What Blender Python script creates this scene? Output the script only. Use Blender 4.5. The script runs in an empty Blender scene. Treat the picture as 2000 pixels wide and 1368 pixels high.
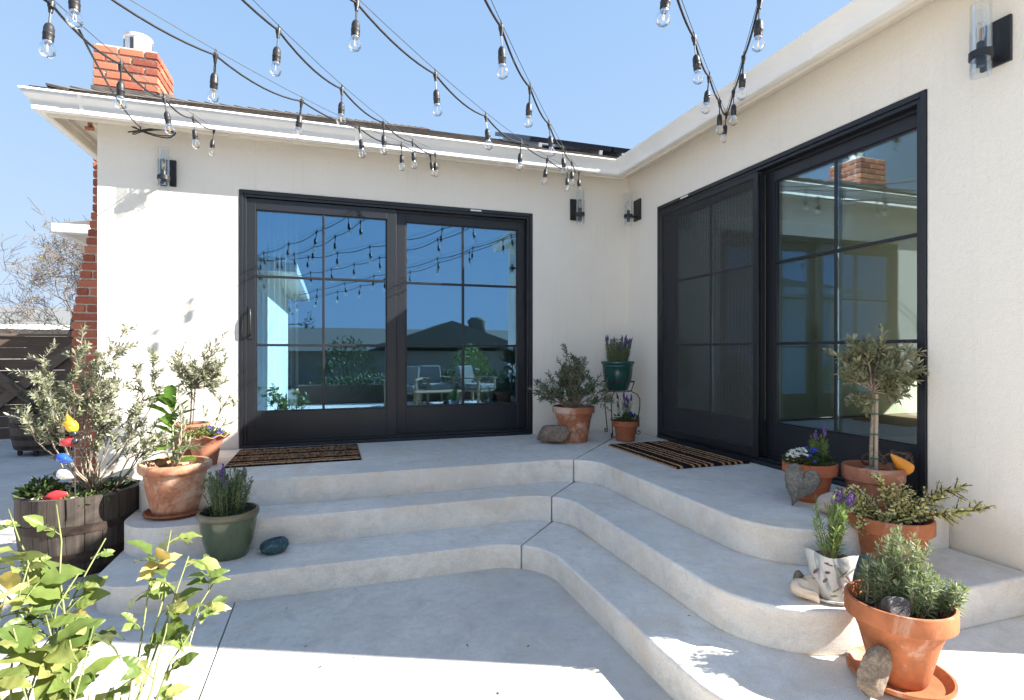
import bpy, bmesh, math, random
from mathutils import Vector, Matrix, noise

# ------------------------------------------------------------------ camera, sky, sun, exposure
scene = bpy.context.scene
COL = scene.collection
YAW = -math.radians(18.3067)
cam_data = bpy.data.cameras.new('camera')
cam_data.sensor_width = 36.0
cam_data.lens = 36.0 * 1073.0 / 2000.0
cam_data.shift_y = 2.0 / 2000.0
cam_data.clip_start = 0.05
cam_data.clip_end = 2000.0
cam = bpy.data.objects.new('camera', cam_data)
cam.location = (-2.797, -4.796, 1.22)
cam.rotation_euler = (math.radians(90), 0, YAW)
COL.objects.link(cam)
scene.camera = cam

SUN_TO = Vector((1.333, -0.581, 1.0)).normalized()      # towards the sun
world = bpy.data.worlds.new('World')
scene.world = world
world.use_nodes = True
wn = world.node_tree.nodes
wl = world.node_tree.links
wn.clear()
w_out = wn.new('ShaderNodeOutputWorld')
w_bg = wn.new('ShaderNodeBackground')
w_sky = wn.new('ShaderNodeTexSky')
w_sky.sky_type = 'NISHITA'
w_sky.sun_disc = False
w_sky.sun_elevation = math.asin(SUN_TO.z)
w_sky.sun_rotation = math.atan2(SUN_TO.x, SUN_TO.y)
w_sky.altitude = 100
w_sky.air_density = 1.0
w_sky.dust_density = 0.25
w_sky.ozone_density = 1.6
w_bg.inputs['Strength'].default_value = 0.072
# even, hazy daylight: the sky's own range is softened the same way in every direction, colour * a / (1 + colour * k)
def w_vec(op, a, b):
    n = wn.new('ShaderNodeVectorMath'); n.operation = op
    for i, v in enumerate((a, b)):
        if isinstance(v, tuple): n.inputs[i].default_value = v
        else: wl.new(v, n.inputs[i])
    return n.outputs[0]
w_den = w_vec('ADD', w_vec('MULTIPLY', w_sky.outputs['Color'], (1.05, 1.27, 2.33)), (1.0, 1.0, 1.0))
w_col = w_vec('DIVIDE', w_vec('MULTIPLY', w_sky.outputs['Color'], (2.50, 3.62, 8.2)), w_den)
wl.new(w_col, w_bg.inputs['Color'])
wl.new(w_bg.outputs['Background'], w_out.inputs['Surface'])

sun_data = bpy.data.lights.new('sun', 'SUN')
sun_data.energy = 4.4
sun_data.angle = math.radians(0.53)
sun_data.color = (1.0, 0.94, 0.85)
sun = bpy.data.objects.new('sun', sun_data)
sun.rotation_euler = (-SUN_TO).to_track_quat('-Z', 'Y').to_euler()
sun.location = (6, -6, 10)
COL.objects.link(sun)

scene.view_settings.view_transform = 'Standard'
scene.view_settings.look = 'None'
scene.view_settings.gamma = 1.0
scene.view_settings.use_curve_mapping = False
scene.view_settings.exposure = 2.12
scene.cycles.max_bounces = 8
scene.cycles.transparent_max_bounces = 24
scene.cycles.caustics_reflective = False
scene.cycles.caustics_refractive = False

RNG = random.Random(11)
R = math.radians

# ------------------------------------------------------------------ scene helpers
def props(o, label=None, cat=None, group=None, kind=None):
    if label: o['label'] = label
    if cat: o['category'] = cat
    if group: o['group'] = group
    if kind: o['kind'] = kind
    return o

def thing(name, label, cat, loc=(0, 0, 0), rz=0.0, group=None):
    o = bpy.data.objects.new(name, None)
    o.empty_display_size = 0.1
    o.location = loc
    o.rotation_euler = (0, 0, rz)
    COL.objects.link(o)
    return props(o, label, cat, group)

def link(name, me, parent=None, loc=None, rot=None, mat=None):
    o = bpy.data.objects.new(name, me)
    COL.objects.link(o)
    if parent is not None: o.parent = parent
    if loc is not None: o.location = loc
    if rot is not None: o.rotation_euler = rot
    if mat is not None and not me.materials: me.materials.append(mat)
    return o

def copy_tree(o, parent=None):
    c = o.copy()
    COL.objects.link(c)
    c.parent = parent
    for ch in list(o.children): copy_tree(ch, c)
    return c

class MB:
    """collects faces; build() links them as one mesh object"""
    def __init__(s): s.v = []; s.f = []
    def add(s, vs, fs):
        n = len(s.v)
        s.v.extend([tuple(p) for p in vs])
        s.f.extend([tuple(i + n for i in f) for f in fs])
    def box(s, x0, x1, y0, y1, z0, z1):
        s.add([(x0,y0,z0),(x1,y0,z0),(x1,y1,z0),(x0,y1,z0),(x0,y0,z1),(x1,y0,z1),(x1,y1,z1),(x0,y1,z1)],
              [(0,3,2,1),(4,5,6,7),(0,1,5,4),(1,2,6,5),(2,3,7,6),(3,0,4,7)])
    def obox(s, c, ax, ay, az, hx, hy, hz):
        c = Vector(c); ax = Vector(ax)*hx; ay = Vector(ay)*hy; az = Vector(az)*hz
        P = [c+ax*a+ay*b+az*d for d in (-1,1) for a,b in ((-1,-1),(1,-1),(1,1),(-1,1))]
        s.add(P, [(0,3,2,1),(4,5,6,7),(0,1,5,4),(1,2,6,5),(2,3,7,6),(3,0,4,7)])
    def beam(s, a, b, w, h, up=(0,0,1)):
        a = Vector(a); b = Vector(b); d = (b-a); L = d.length; d.normalize()
        side = d.cross(Vector(up)).normalized(); u = side.cross(d).normalized()
        s.obox((a+b)/2, d, side, u, L/2, w/2, h/2)
    def tube(s, pts, r, segs=6, caps=True):
        pts = [Vector(p) for p in pts]
        n = len(pts)
        rs = r if isinstance(r, (list, tuple)) else [r]*n
        t0 = (pts[1]-pts[0]).normalized()
        nrm = t0.orthogonal().normalized()
        vs = []; fs = []
        prev = t0
        for i, p in enumerate(pts):
            if i == 0: t = t0
            elif i == n-1: t = (pts[i]-pts[i-1]).normalized()
            else: t = (pts[i+1]-pts[i-1]).normalized()
            ax = prev.cross(t)
            if ax.length > 1e-6:
                nrm = Matrix.Rotation(prev.angle(t), 3, ax.normalized()) @ nrm
            prev = t
            bn = t.cross(nrm).normalized()
            for k in range(segs):
                a = 2*math.pi*k/segs
                vs.append(p + (nrm*math.cos(a)+bn*math.sin(a))*rs[i])
        for i in range(n-1):
            for k in range(segs):
                k2 = (k+1) % segs
                fs.append((i*segs+k, i*segs+k2, (i+1)*segs+k2, (i+1)*segs+k))
        if caps:
            fs.append(tuple(range(segs-1, -1, -1)))
            fs.append(tuple((n-1)*segs+k for k in range(segs)))
        s.add(vs, fs)
    def lathe(s, prof, segs=32, c=(0,0,0), fn=None):
        vs = []; fs = []
        n = len(prof)
        for i, (r, z) in enumerate(prof):
            for k in range(segs):
                a = 2*math.pi*k/segs
                rr, zz = (r, z) if fn is None else fn(r, z, a, i)
                vs.append((c[0]+rr*math.cos(a), c[1]+rr*math.sin(a), c[2]+zz))
        for i in range(n-1):
            for k in range(segs):
                k2 = (k+1) % segs
                fs.append((i*segs+k, i*segs+k2, (i+1)*segs+k2, (i+1)*segs+k))
        if prof[0][0] > 1e-5: fs.append(tuple(range(segs-1, -1, -1)))
        s.add(vs, fs)
    def disc(s, c, r, segs=24, wob=0.0, z=0.0):
        vs = [(c[0], c[1], c[2]+wob)]
        for ring, q in ((1, .5), (2, 1.0)):
            for k in range(segs):
                a = 2*math.pi*k/segs
                vs.append((c[0]+r*q*math.cos(a), c[1]+r*q*math.sin(a), c[2]+RNG.uniform(-wob, wob)))
        fs = [(0, 1+k, 1+(k+1) % segs) for k in range(segs)]
        fs += [(1+k, 1+segs+k, 1+segs+(k+1) % segs, 1+(k+1) % segs) for k in range(segs)]
        s.add(vs, fs)
    def prism(s, outline, z0, z1):
        n = len(outline)
        vs = [(x, y, z0) for x, y in outline] + [(x, y, z1) for x, y in outline]
        fs = [tuple(range(n-1, -1, -1)), tuple(range(n, 2*n))]
        fs += [(i, (i+1) % n, n+(i+1) % n, n+i) for i in range(n)]
        s.add(vs, fs)
    def sphere(s, c, rx, ry, rz, u=10, v=7):
        vs = [(c[0], c[1], c[2]-rz)]
        for i in range(1, v):
            th = -math.pi/2+math.pi*i/v
            for k in range(u):
                a = 2*math.pi*k/u
                vs.append((c[0]+rx*math.cos(th)*math.cos(a), c[1]+ry*math.cos(th)*math.sin(a), c[2]+rz*math.sin(th)))
        vs.append((c[0], c[1], c[2]+rz))
        fs = [(0, 1+(k+1) % u, 1+k) for k in range(u)]
        for i in range(v-2):
            for k in range(u):
                a = 1+i*u+k; b = 1+i*u+(k+1) % u
                fs.append((a, b, b+u, a+u))
        top = len(vs)-1; o = 1+(v-2)*u
        fs += [(o+k, o+(k+1) % u, top) for k in range(u)]
        s.add(vs, fs)
    def mesh(s, name, mat, smooth=False):
        me = bpy.data.meshes.new(name)
        me.from_pydata(s.v, [], s.f)
        if mat: me.materials.append(mat)
        if smooth:
            me.polygons.foreach_set('use_smooth', [True]*len(me.polygons))
        me.update()
        return me
    def build(s, name, mat, parent=None, smooth=False, bevel=0.0, segs=2, angle=40, kind=None, loc=None):
        me = s.mesh(name, mat, smooth)
        if smooth and smooth != 'all':
            me.set_sharp_from_angle(angle=R(smooth if smooth is not True else 45))
        o = link(name, me, parent, loc)
        if bevel:
            m = o.modifiers.new('bevel', 'BEVEL')
            m.width = bevel; m.segments = segs; m.limit_method = 'ANGLE'; m.angle_limit = R(angle)
            m.harden_normals = False
        if kind: o['kind'] = kind
        return o

# ------------------------------------------------------------------ materials
class NT:
    def __init__(s, name):
        s.m = bpy.data.materials.new(name)
        s.m.use_nodes = True
        s.n = s.m.node_tree.nodes; s.l = s.m.node_tree.links
        s.bsdf = s.n['Principled BSDF']; s.out = s.n['Material Output']
        s.tc = s.n.new('ShaderNodeTexCoord')
    def node(s, t, **kw):
        x = s.n.new(t)
        for k, v in kw.items(): setattr(x, k, v)
        return x
    def mapping(s, scale=(1,1,1), src='Object', rot=(0,0,0)):
        mp = s.node('ShaderNodeMapping')
        mp.inputs['Scale'].default_value = scale
        mp.inputs['Rotation'].default_value = rot
        s.l.new(s.tc.outputs[src], mp.inputs['Vector'])
        return mp.outputs['Vector']
    def noise(s, scale, detail=4, rough=.55, vec=None, dist=0.0):
        x = s.node('ShaderNodeTexNoise')
        x.inputs['Scale'].default_value = scale; x.inputs['Detail'].default_value = detail
        x.inputs['Roughness'].default_value = rough; x.inputs['Distortion'].default_value = dist
        s.l.new(vec if vec is not None else s.tc.outputs['Object'], x.inputs['Vector'])
        return x.outputs['Fac']
    def ramp(s, fac, stops, interp='LINEAR'):
        x = s.node('ShaderNodeValToRGB')
        cr = x.color_ramp; cr.interpolation = interp
        while len(cr.elements) < len(stops): cr.elements.new(0.5)
        for e, (p, c) in zip(cr.elements, stops):
            e.position = p; e.color = (c[0], c[1], c[2], 1) if not isinstance(c, (int, float)) else (c, c, c, 1)
        s.l.new(fac, x.inputs['Fac'])
        return x.outputs['Color']
    def mix(s, fac, a, b, mode='MIX'):
        x = s.node('ShaderNodeMix', data_type='RGBA', blend_type=mode)
        for sock, val in ((x.inputs['Factor'], fac), (x.inputs[6], a), (x.inputs[7], b)):
            if isinstance(val, (int, float)): sock.default_value = val
            elif isinstance(val, (tuple, list)): sock.default_value = (*val, 1)
            else: s.l.new(val, sock)
        return x.outputs[2]
    def math(s, op, a, b=0.0, c=0.0):
        x = s.node('ShaderNodeMath', operation=op)
        for i, v in enumerate((a, b, c)):
            if isinstance(v, (int, float)): x.inputs[i].default_value = v
            else: s.l.new(v, x.inputs[i])
        return x.outputs[0]
    def bump(s, height, strength=.3, dist=.01):
        b = s.node('ShaderNodeBump')
        b.inputs['Strength'].default_value = strength; b.inputs['Distance'].default_value = dist
        if s.bsdf.inputs['Normal'].links:
            s.l.new(s.bsdf.inputs['Normal'].links[0].from_socket, b.inputs['Normal'])
        s.l.new(height, b.inputs['Height'])
        s.l.new(b.outputs['Normal'], s.bsdf.inputs['Normal'])
    def set(s, color=None, rough=None, metal=None, spec=None, **kw):
        for nm, v in (('Base Color', color), ('Roughness', rough), ('Metallic', metal), ('Specular IOR Level', spec)):
            if v is None: continue
            if isinstance(v, (int, float)): s.bsdf.inputs[nm].default_value = v
            elif isinstance(v, (tuple, list)): s.bsdf.inputs[nm].default_value = (*v, 1)
            else: s.l.new(v, s.bsdf.inputs[nm])
        return s.m

def m_plain(name, c, rough=.5, metal=0.0, spec=.5, var=.12, scale=30, bump=0.0):
    t = NT(name)
    n = t.noise(scale, 5)
    col = t.mix(t.ramp(n, [(.3, 0), (.7, 1)]), tuple(x*(1-var) for x in c), tuple(min(1, x*(1+var)) for x in c))
    t.set(col, rough, metal, spec)
    if bump: t.bump(t.noise(scale*4, 4), bump, .004)
    return t.m

def m_stucco():
    t = NT('stucco')
    big = t.noise(.9, 4, .6)
    c = t.mix(t.ramp(big, [(.35, 0), (.65, 1)]), (.81, .765, .685), (.84, .80, .73))
    c = t.mix(t.ramp(t.noise(60, 3), [(.3, .0), (.75, .35)]), c, (.76, .715, .64))
    dr = t.noise(3.0, 5, .65, t.mapping((7, 7, .35)))
    c = t.mix(t.ramp(dr, [(.56, 0), (.74, .22)]), c, (.62, .57, .49))
    sz = t.node('ShaderNodeSeparateXYZ'); t.l.new(t.tc.outputs['Object'], sz.inputs[0])
    foot = t.ramp(t.math('MULTIPLY_ADD', t.noise(5, 5, .65), .22, sz.outputs['Z']), [(.52, .38), (.66, 0)])
    c = t.mix(foot, c, (.52, .46, .38))
    t.set(c, .9, 0, .2)
    t.bump(t.noise(150, 3, .65), .7, .004)
    t.bump(t.noise(34, 4, .65), .5, .007)
    t.bump(t.noise(3.2, 2), .25, .02)
    return t.m

def m_concrete(name, base, dark, stain, streak=(3, 3, 22), sc=1.0, rough=.75):
    t = NT(name)
    big = t.noise(1.4*sc, 8, .70, None, .5)
    c = t.mix(t.ramp(big, [(.36, 0), (.62, 1)]), dark, base)
    st = t.noise(2.1*sc, 7, .66, t.mapping((1.0, 1.0, 2.2)), 1.2)
    c = t.mix(t.ramp(st, [(.48, 0), (.60, .55), (.75, .8)]), c, stain)
    md = t.noise(11*sc, 6, .72, None, .6)
    c = t.mix(t.ramp(md, [(.34, .55), (.50, 0)]), c, tuple(x*.80 for x in dark))
    c = t.mix(t.ramp(md, [(.56, 0), (.72, .5)]), c, tuple(min(.9, x*1.12) for x in base))
    sk = t.noise(8, 5, .68, t.mapping(streak), .3)
    c = t.mix(t.ramp(sk, [(.44, 0), (.70, .6)]), c, tuple(x*.76 for x in base))
    rs = t.noise(5.5*sc, 4, .6, t.mapping((1, 1, 3)), 2.0)
    c = t.mix(t.ramp(rs, [(.66, 0), (.74, .5)]), c, (stain[0]*.78, stain[1]*.66, stain[2]*.55))
    fine = t.noise(210, 3, .7)
    c = t.mix(t.ramp(fine, [(.36, .42), (.50, 0)]), c, tuple(x*.6 for x in dark))
    vo = t.node('ShaderNodeTexVoronoi'); vo.inputs['Scale'].default_value = 26
    t.l.new(t.tc.outputs['Object'], vo.inputs['Vector'])
    pit = t.ramp(vo.outputs['Distance'], [(.03, 1), (.075, 0)])
    pick = t.ramp(t.noise(19, 1), [(.5, 0), (.56, .75)])
    c = t.mix(t.math('MULTIPLY', pit, pick), c, tuple(x*.25 for x in dark))
    t.set(c, t.ramp(big, [(.3, rough-.1), (.7, rough+.08)]), 0, .35)
    t.bump(sk, .30, .006)
    t.bump(md, .25, .006)
    t.bump(fine, .25, .0025)
    return t.m

def m_terracotta(name, c, bloom=.5, seed=0.0, bl=(.62, .46, .37), dark=.55):
    t = NT(name)
    v = t.mapping((1, 1, 1)); v.node.inputs['Location'].default_value = (seed, seed*2, seed*.7)
    n1 = t.noise(9, 7, .72, v, .4)
    col = t.mix(t.ramp(n1, [(.36, 0), (.62, 1)]), tuple(x*dark for x in c), c)
    n2 = t.noise(4.5, 8, .72, v, .6)
    lo = .64-.22*bloom
    col = t.mix(t.ramp(n2, [(lo, 0), (lo+.12, .85*min(1, bloom+.2))]), col, bl)
    n3 = t.noise(26, 5, .7, v)
    col = t.mix(t.ramp(n3, [(.54, 0), (.72, .6)]), col, (.17, .085, .05))
    n4 = t.noise(13, 7, .8, v, 1.0)
    col = t.mix(t.ramp(n4, [(.63, 0), (.67, .75)]), col, bl)
    t.set(col, .82, 0, .3)
    t.bump(t.noise(80, 4, .6, v), .3, .003)
    t.bump(t.noise(30, 3, .5, t.mapping((.2, .2, 6))), .15, .004)
    return t.m

def m_leaf(name, c1, c2, c3=None, rough=.5, trans=.3, spec=.4, back=None, vein=False):
    """leaf colour varies from leaf to leaf; light shines through"""
    t = NT(name)
    g = t.node('ShaderNodeNewGeometry')
    rnd = g.outputs['Random Per Island']
    oi = t.node('ShaderNodeObjectInfo')
    mixr = t.math('FRACT', t.math('ADD', rnd, oi.outputs['Random']))
    stops = [(0, c1), (.6, c2)] + ([(1, c3)] if c3 else [])
    col = t.ramp(mixr, stops)
    if back: col = t.mix(t.math('MULTIPLY', g.outputs['Backfacing'], .8), col, back)
    if vein:
        wv = t.node('ShaderNodeTexWave', wave_type='BANDS', bands_direction='Y')
        wv.inputs['Scale'].default_value = 14; wv.inputs['Distortion'].default_value = 1.0
        t.l.new(t.tc.outputs['Object'], wv.inputs['Vector'])
        t.bump(wv.outputs['Fac'], .25, .003)
    col = t.mix(t.ramp(t.noise(45, 3), [(.4, 0), (.75, .25)]), col, tuple(x*.55 for x in c1))
    t.set(col, rough, 0, spec)
    tr = t.node('ShaderNodeBsdfTranslucent')
    t.l.new(t.mix(1.0, col, (1.0, 1.0, .55), 'MULTIPLY'), tr.inputs['Color'])
    mx = t.node('ShaderNodeMixShader'); mx.inputs[0].default_value = trans
    t.l.new(t.bsdf.outputs[0], mx.inputs[1]); t.l.new(tr.outputs[0], mx.inputs[2])
    t.l.new(mx.outputs[0], t.out.inputs['Surface'])
    return t.m

def m_glass(name, tint=(.82, .88, .86), base=.10, gain=.75, refl=(1, 1, 1), rough=0.0, wave=0.0):
    t = NT(name)
    fr = t.node('ShaderNodeFresnel'); fr.inputs['IOR'].default_value = 1.5
    tr = t.node('ShaderNodeBsdfTransparent'); tr.inputs['Color'].default_value = (*tint, 1)
    gl = t.node('ShaderNodeBsdfGlossy'); gl.inputs['Roughness'].default_value = rough
    gl.inputs['Color'].default_value = (*refl, 1)
    if wave:
        b = t.node('ShaderNodeBump'); b.inputs['Strength'].default_value = wave; b.inputs['Distance'].default_value = .02
        t.l.new(t.noise(1.1, 1), b.inputs['Height']); t.l.new(b.outputs[0], gl.inputs['Normal'])
    mx = t.node('ShaderNodeMixShader')
    fac = t.math('MULTIPLY_ADD', fr.outputs[0], gain, base)
    t.l.new(fac, mx.inputs[0]); t.l.new(tr.outputs[0], mx.inputs[1]); t.l.new(gl.outputs[0], mx.inputs[2])
    t.l.new(mx.outputs[0], t.out.inputs['Surface'])
    t.n.remove(t.bsdf)
    return t.m

def m_brick():
    t = NT('brick')
    oi = t.node('ShaderNodeObjectInfo')
    c = t.ramp(oi.outputs['Random'], [(0, (.23, .065, .045)), (.3, (.35, .105, .065)), (.7, (.43, .14, .08)), (1, (.47, .185, .115))])
    v = t.mapping((1, 1, 1))
    c = t.mix(t.ramp(t.noise(22, 5, .7), [(.5, 0), (.8, .5)]), c, (.52, .24, .15))
    c = t.mix(t.ramp(t.noise(70, 3, .7), [(.56, 0), (.72, .7)]), c, (.15, .055, .04))
    c = t.mix(t.ramp(t.noise(33, 6, .8), [(.60, 0), (.66, .6)]), c, (.55, .47, .39))
    t.set(c, .88, 0, .25)
    t.bump(t.noise(90, 4), .45, .004)
    return t.m

def m_wood(name, c1, c2, along='X', rough=.75, sc=1.0):
    t = NT(name)
    s = {'X': (1.2, 14, 14), 'Z': (14, 14, 1.2), 'Y': (14, 1.2, 14)}[along]
    n = t.noise(3.5*sc, 6, .65, t.mapping(s), .4)
    oi = t.node('ShaderNodeObjectInfo')
    c = t.mix(t.ramp(n, [(.3, 0), (.7, 1)]), c1, c2)
    c = t.mix(t.math('MULTIPLY', oi.outputs['Random'], .5), c, tuple(x*.55 for x in c1))
    t.set(c, rough, 0, .25)
    t.bump(n, .4, .004)
    return t.m

def m_shingle():
    t = NT('roof_shingle')
    br = t.node('ShaderNodeTexNoise'); br.inputs['Scale'].default_value = 5
    t.l.new(t.mapping((2.2, .5, 1)), br.inputs['Vector'])
    c = t.mix(t.ramp(br.outputs['Fac'], [(.35, 0), (.65, 1)]), (.105, .09, .08), (.20, .17, .145))
    g = t.node('ShaderNodeNewGeometry')
    c = t.mix(t.ramp(g.outputs['Random Per Island'], [(0, .0), (1, .6)]), c, (.09, .085, .085))
    c = t.mix(t.ramp(t.noise(400, 2), [(.4, .45), (.6, 0)]), c, (.04, .04, .04))
    t.set(c, .9, 0, .2)
    t.bump(t.noise(300, 2), .5, .003)
    return t.m

def m_mat():
    t = NT('coir_stripes')
    sp = t.node('ShaderNodeSeparateXYZ'); t.l.new(t.tc.outputs['Object'], sp.inputs[0])
    wob = t.math('MULTIPLY_ADD', t.noise(30, 3), .004, sp.outputs['Y'])
    ph = t.math('FRACT', t.math('MULTIPLY', wob, 1/.24))
    c = t.ramp(ph, [(0, (.012, .010, .009)), (.30, (.46, .265, .145)), (.39, (.012, .010, .009)), (.50, (.46, .265, .145)),
                    (.58, (.012, .010, .009)), (.72, (.46, .265, .145)), (.80, (.012, .010, .009)), (.90, (.46, .265, .145))], 'CONSTANT')
    c = t.mix(t.ramp(t.noise(260, 3), [(.35, .35), (.5, 0)]), c, (.07, .04, .025))
    t.set(c, .97, 0, .1)
    t.bump(t.noise(300, 3), .9, .006)
    return t.m

def m_painted():
    t = NT('painted_ceramic')
    n = t.noise(7, 6, .7)
    c = t.mix(t.ramp(n, [(.45, 0), (.75, .5)]), (.50, .495, .47), (.33, .325, .30))
    c = t.mix(t.ramp(t.noise(120, 2), [(.64, 0), (.68, .5)]), c, (.16, .13, .11))
    sw = t.noise(5, 3, .5, t.mapping((2.2, 2.2, .55), rot=(.5, .7, .2)), 1.4)
    c = t.mix(t.ramp(sw, [(.52, 0), (.60, .8), (.66, 0)]), c, (.13, .17, .23))
    t.set(c, .35, 0, .5)
    return t.m

M = {}
M['stucco'] = m_stucco()
M['trim'] = m_plain('trim_paint', (.70, .64, .54), .55, var=.04, scale=6)
M['gutter'] = m_plain('white_gutter_paint', (.82, .81, .78), .35, var=.04, scale=4)
M['concrete'] = m_concrete('step_concrete', (.78, .74, .68), (.62, .60, .575), (.66, .56, .45))
M['patio'] = m_concrete('patio_concrete', (.65, .62, .58), (.475, .46, .445), (.56, .50, .43), streak=(4, 4, 4), sc=.8, rough=.8)
M['soilbase'] = m_plain('ground_base', (.30, .27, .23), .95, var=.3, scale=8)
M['door'] = m_plain('charcoal_door_paint', (.012, .014, .019), .38, var=.08, scale=3, spec=.5)
M['black'] = m_plain('black_metal', (.020, .021, .024), .42, 0.2, var=.1)
M['rubber'] = m_plain('black_rubber', (.018, .018, .019), .48, var=.2, scale=60)
M['wire'] = m_plain('steel_wire', (.10, .10, .10), .4, .7)
M['pane'] = m_glass('door_glass', (.82, .90, .88), .30, .6, (.34, .66, 1.0), wave=.02)
M['pane_b'] = m_glass('screen_side_glass', (.90, .95, .91), .07, .5, (.66, .84, 1.0), wave=.012)
M['bulb'] = m_glass('bulb_glass', (.98, .98, .97), .015, .6)
M['tube'] = m_glass('sconce_glass', (.96, .975, .98), .01, .45)
M['filament'] = m_plain('filament', (.75, .50, .28), .4)
M['brass'] = m_plain('bulb_brass', (.5, .4, .25), .35, .9)
M['mortar'] = m_plain('mortar', (.60, .55, .46), .95, var=.15, scale=60, bump=.5)
M['brick'] = m_brick()
M['shingle'] = m_shingle()
M['flue'] = m_plain('galvanised_metal', (.72, .73, .74), .42, .35, var=.06, scale=8)
M['solar'] = m_plain('solar_frame', (.016, .022, .04), .22, .3)
M['soil'] = m_plain('potting_soil', (.075, .048, .032), .97, var=.55, scale=90, bump=.9)
M['soil_dry'] = m_plain('dry_potting_soil', (.22, .14, .09), .97, var=.6, scale=110, bump=.9)
M['mat'] = m_mat()
M['painted'] = m_painted()
M['tc_old'] = m_terracotta('terracotta_weathered', (.50, .215, .12), .8, 1.3, (.66, .46, .34), .72)
M['tc_mid'] = m_terracotta('terracotta_bloomed', (.42, .155, .08), .8, 4.1, (.58, .42, .33), .7)
M['tc_plain'] = m_terracotta('terracotta_plain', (.38, .125, .06), .22, 7.7, dark=.72)
M['tc_red'] = m_terracotta('terracotta_red', (.42, .13, .06), .25, 9.2, dark=.68)
M['tc_orange'] = m_terracotta('terracotta_orange', (.42, .145, .062), .5, 12.9, (.66, .50, .40), .72)
M['tc_flute'] = m_terracotta('terracotta_pink', (.44, .185, .11), .4, 3.3, dark=.8)
M['tc_dark'] = m_terracotta('terracotta_dusty', (.40, .165, .095), .45, 15.1, dark=.6)

def m_glaze(name, c1, c2, rough=.12):
    t = NT(name)
    n = t.noise(9, 6, .6, t.mapping((1, 1, .35)))
    c = t.mix(t.ramp(n, [(.3, 0), (.7, 1)]), c1, c2)
    c = t.mix(t.ramp(t.noise(60, 3), [(.6, 0), (.75, .35)]), c, tuple(x*.4 for x in c1))
    t.set(c, rough, 0, .6)
    t.bump(t.noise(25, 3), .12, .004)
    return t.m
M['glaze_olive'] = m_glaze('olive_glaze', (.05, .075, .04), (.10, .125, .07))
M['glaze_teal'] = m_glaze('teal_glaze', (.008, .045, .042), (.02, .085, .07), .2)
M['glaze_rim'] = m_glaze('olive_glaze_rim', (.10, .085, .045), (.17, .15, .09), .3)

M['lf_olive_silver'] = m_leaf('silver_olive_leaf', (.135, .155, .09), (.22, .235, .15), (.36, .365, .26), .55, .26, back=(.38, .395, .32))  # silvery foliage, paler than the plain olive leaf
M['lf_olive'] = m_leaf('olive_leaf', (.055, .082, .045), (.10, .135, .075), (.19, .215, .135), .5, .24, back=(.27, .30, .22))
M['lf_olive_warm'] = m_leaf('olive_leaf_warm', (.11, .125, .06), (.20, .21, .11), (.34, .32, .19), .5, .28, back=(.36, .36, .26))
M['lf_rosemary'] = m_leaf('rosemary_leaf', (.11, .16, .075), (.20, .27, .13), (.33, .38, .23), .5, .28, back=(.33, .38, .27))
M['lf_lavender'] = m_leaf('lavender_leaf', (.085, .13, .075), (.15, .215, .12), (.24, .30, .18), .6, .25)
M['lf_lav_bright'] = m_leaf('lavender_leaf_bright', (.12, .19, .06), (.22, .32, .10), (.30, .40, .15), .55, .35)
M['lf_rose'] = m_leaf('rose_leaf', (.085, .135, .03), (.165, .22, .055), (.34, .34, .12), .42, .30, back=(.25, .30, .12), vein=True)
M['lf_rose_old'] = m_leaf('rose_leaf_yellowed', (.42, .34, .10), (.50, .44, .18), (.46, .30, .14), .45, .35)
M['lf_fiddle'] = m_leaf('fig_leaf', (.06, .13, .02), (.10, .20, .03), (.20, .34, .04), .28, .42, vein=True)
M['lf_dark'] = m_leaf('dark_leaf', (.03, .055, .02), (.06, .10, .035), (.12, .17, .06), .4, .25)
M['lf_mid'] = m_leaf('mid_green_leaf', (.09, .14, .04), (.16, .23, .07), (.26, .30, .12), .5, .3)
M['lf_jade'] = m_leaf('variegated_jade_leaf', (.42, .43, .13), (.68, .65, .27), (.82, .76, .46), .4, .25)
M['lf_far'] = m_leaf('pale_far_leaf', (.17, .19, .06), (.25, .27, .10), (.30, .28, .15), .6, .3)
M['lf_hedge'] = m_leaf('hedge_leaf', (.035, .06, .022), (.06, .09, .035), (.10, .12, .05), .55, .2)
M['purple'] = m_leaf('lavender_flower', (.10, .045, .22), (.18, .085, .36), (.26, .13, .44), .6, .3)
M['blue'] = m_leaf('lobelia_flower', (.04, .05, .42), (.07, .09, .58), (.10, .13, .65), .6, .3)
M['white'] = m_leaf('white_flower', (.72, .72, .68), (.80, .80, .77), (.82, .82, .80), .6, .3)
M['bark_grey'] = m_plain('grey_bark', (.26, .22, .17), .9, var=.4, scale=60, bump=.6)
M['bark_pale'] = m_plain('pale_bark', (.42, .36, .27), .9, var=.3, scale=50, bump=.6)
M['bark_dark'] = m_plain('dark_twig', (.085, .055, .045), .85, var=.4, scale=60)
M['bark_tree'] = m_plain('tree_bark', (.15, .125, .105), .9, var=.35, scale=20)
M['stem_green'] = m_plain('green_stem', (.17, .20, .07), .6, var=.25, scale=30)
M['stem_red'] = m_plain('reddish_stem', (.36, .15, .075), .6, var=.3, scale=30)
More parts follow.
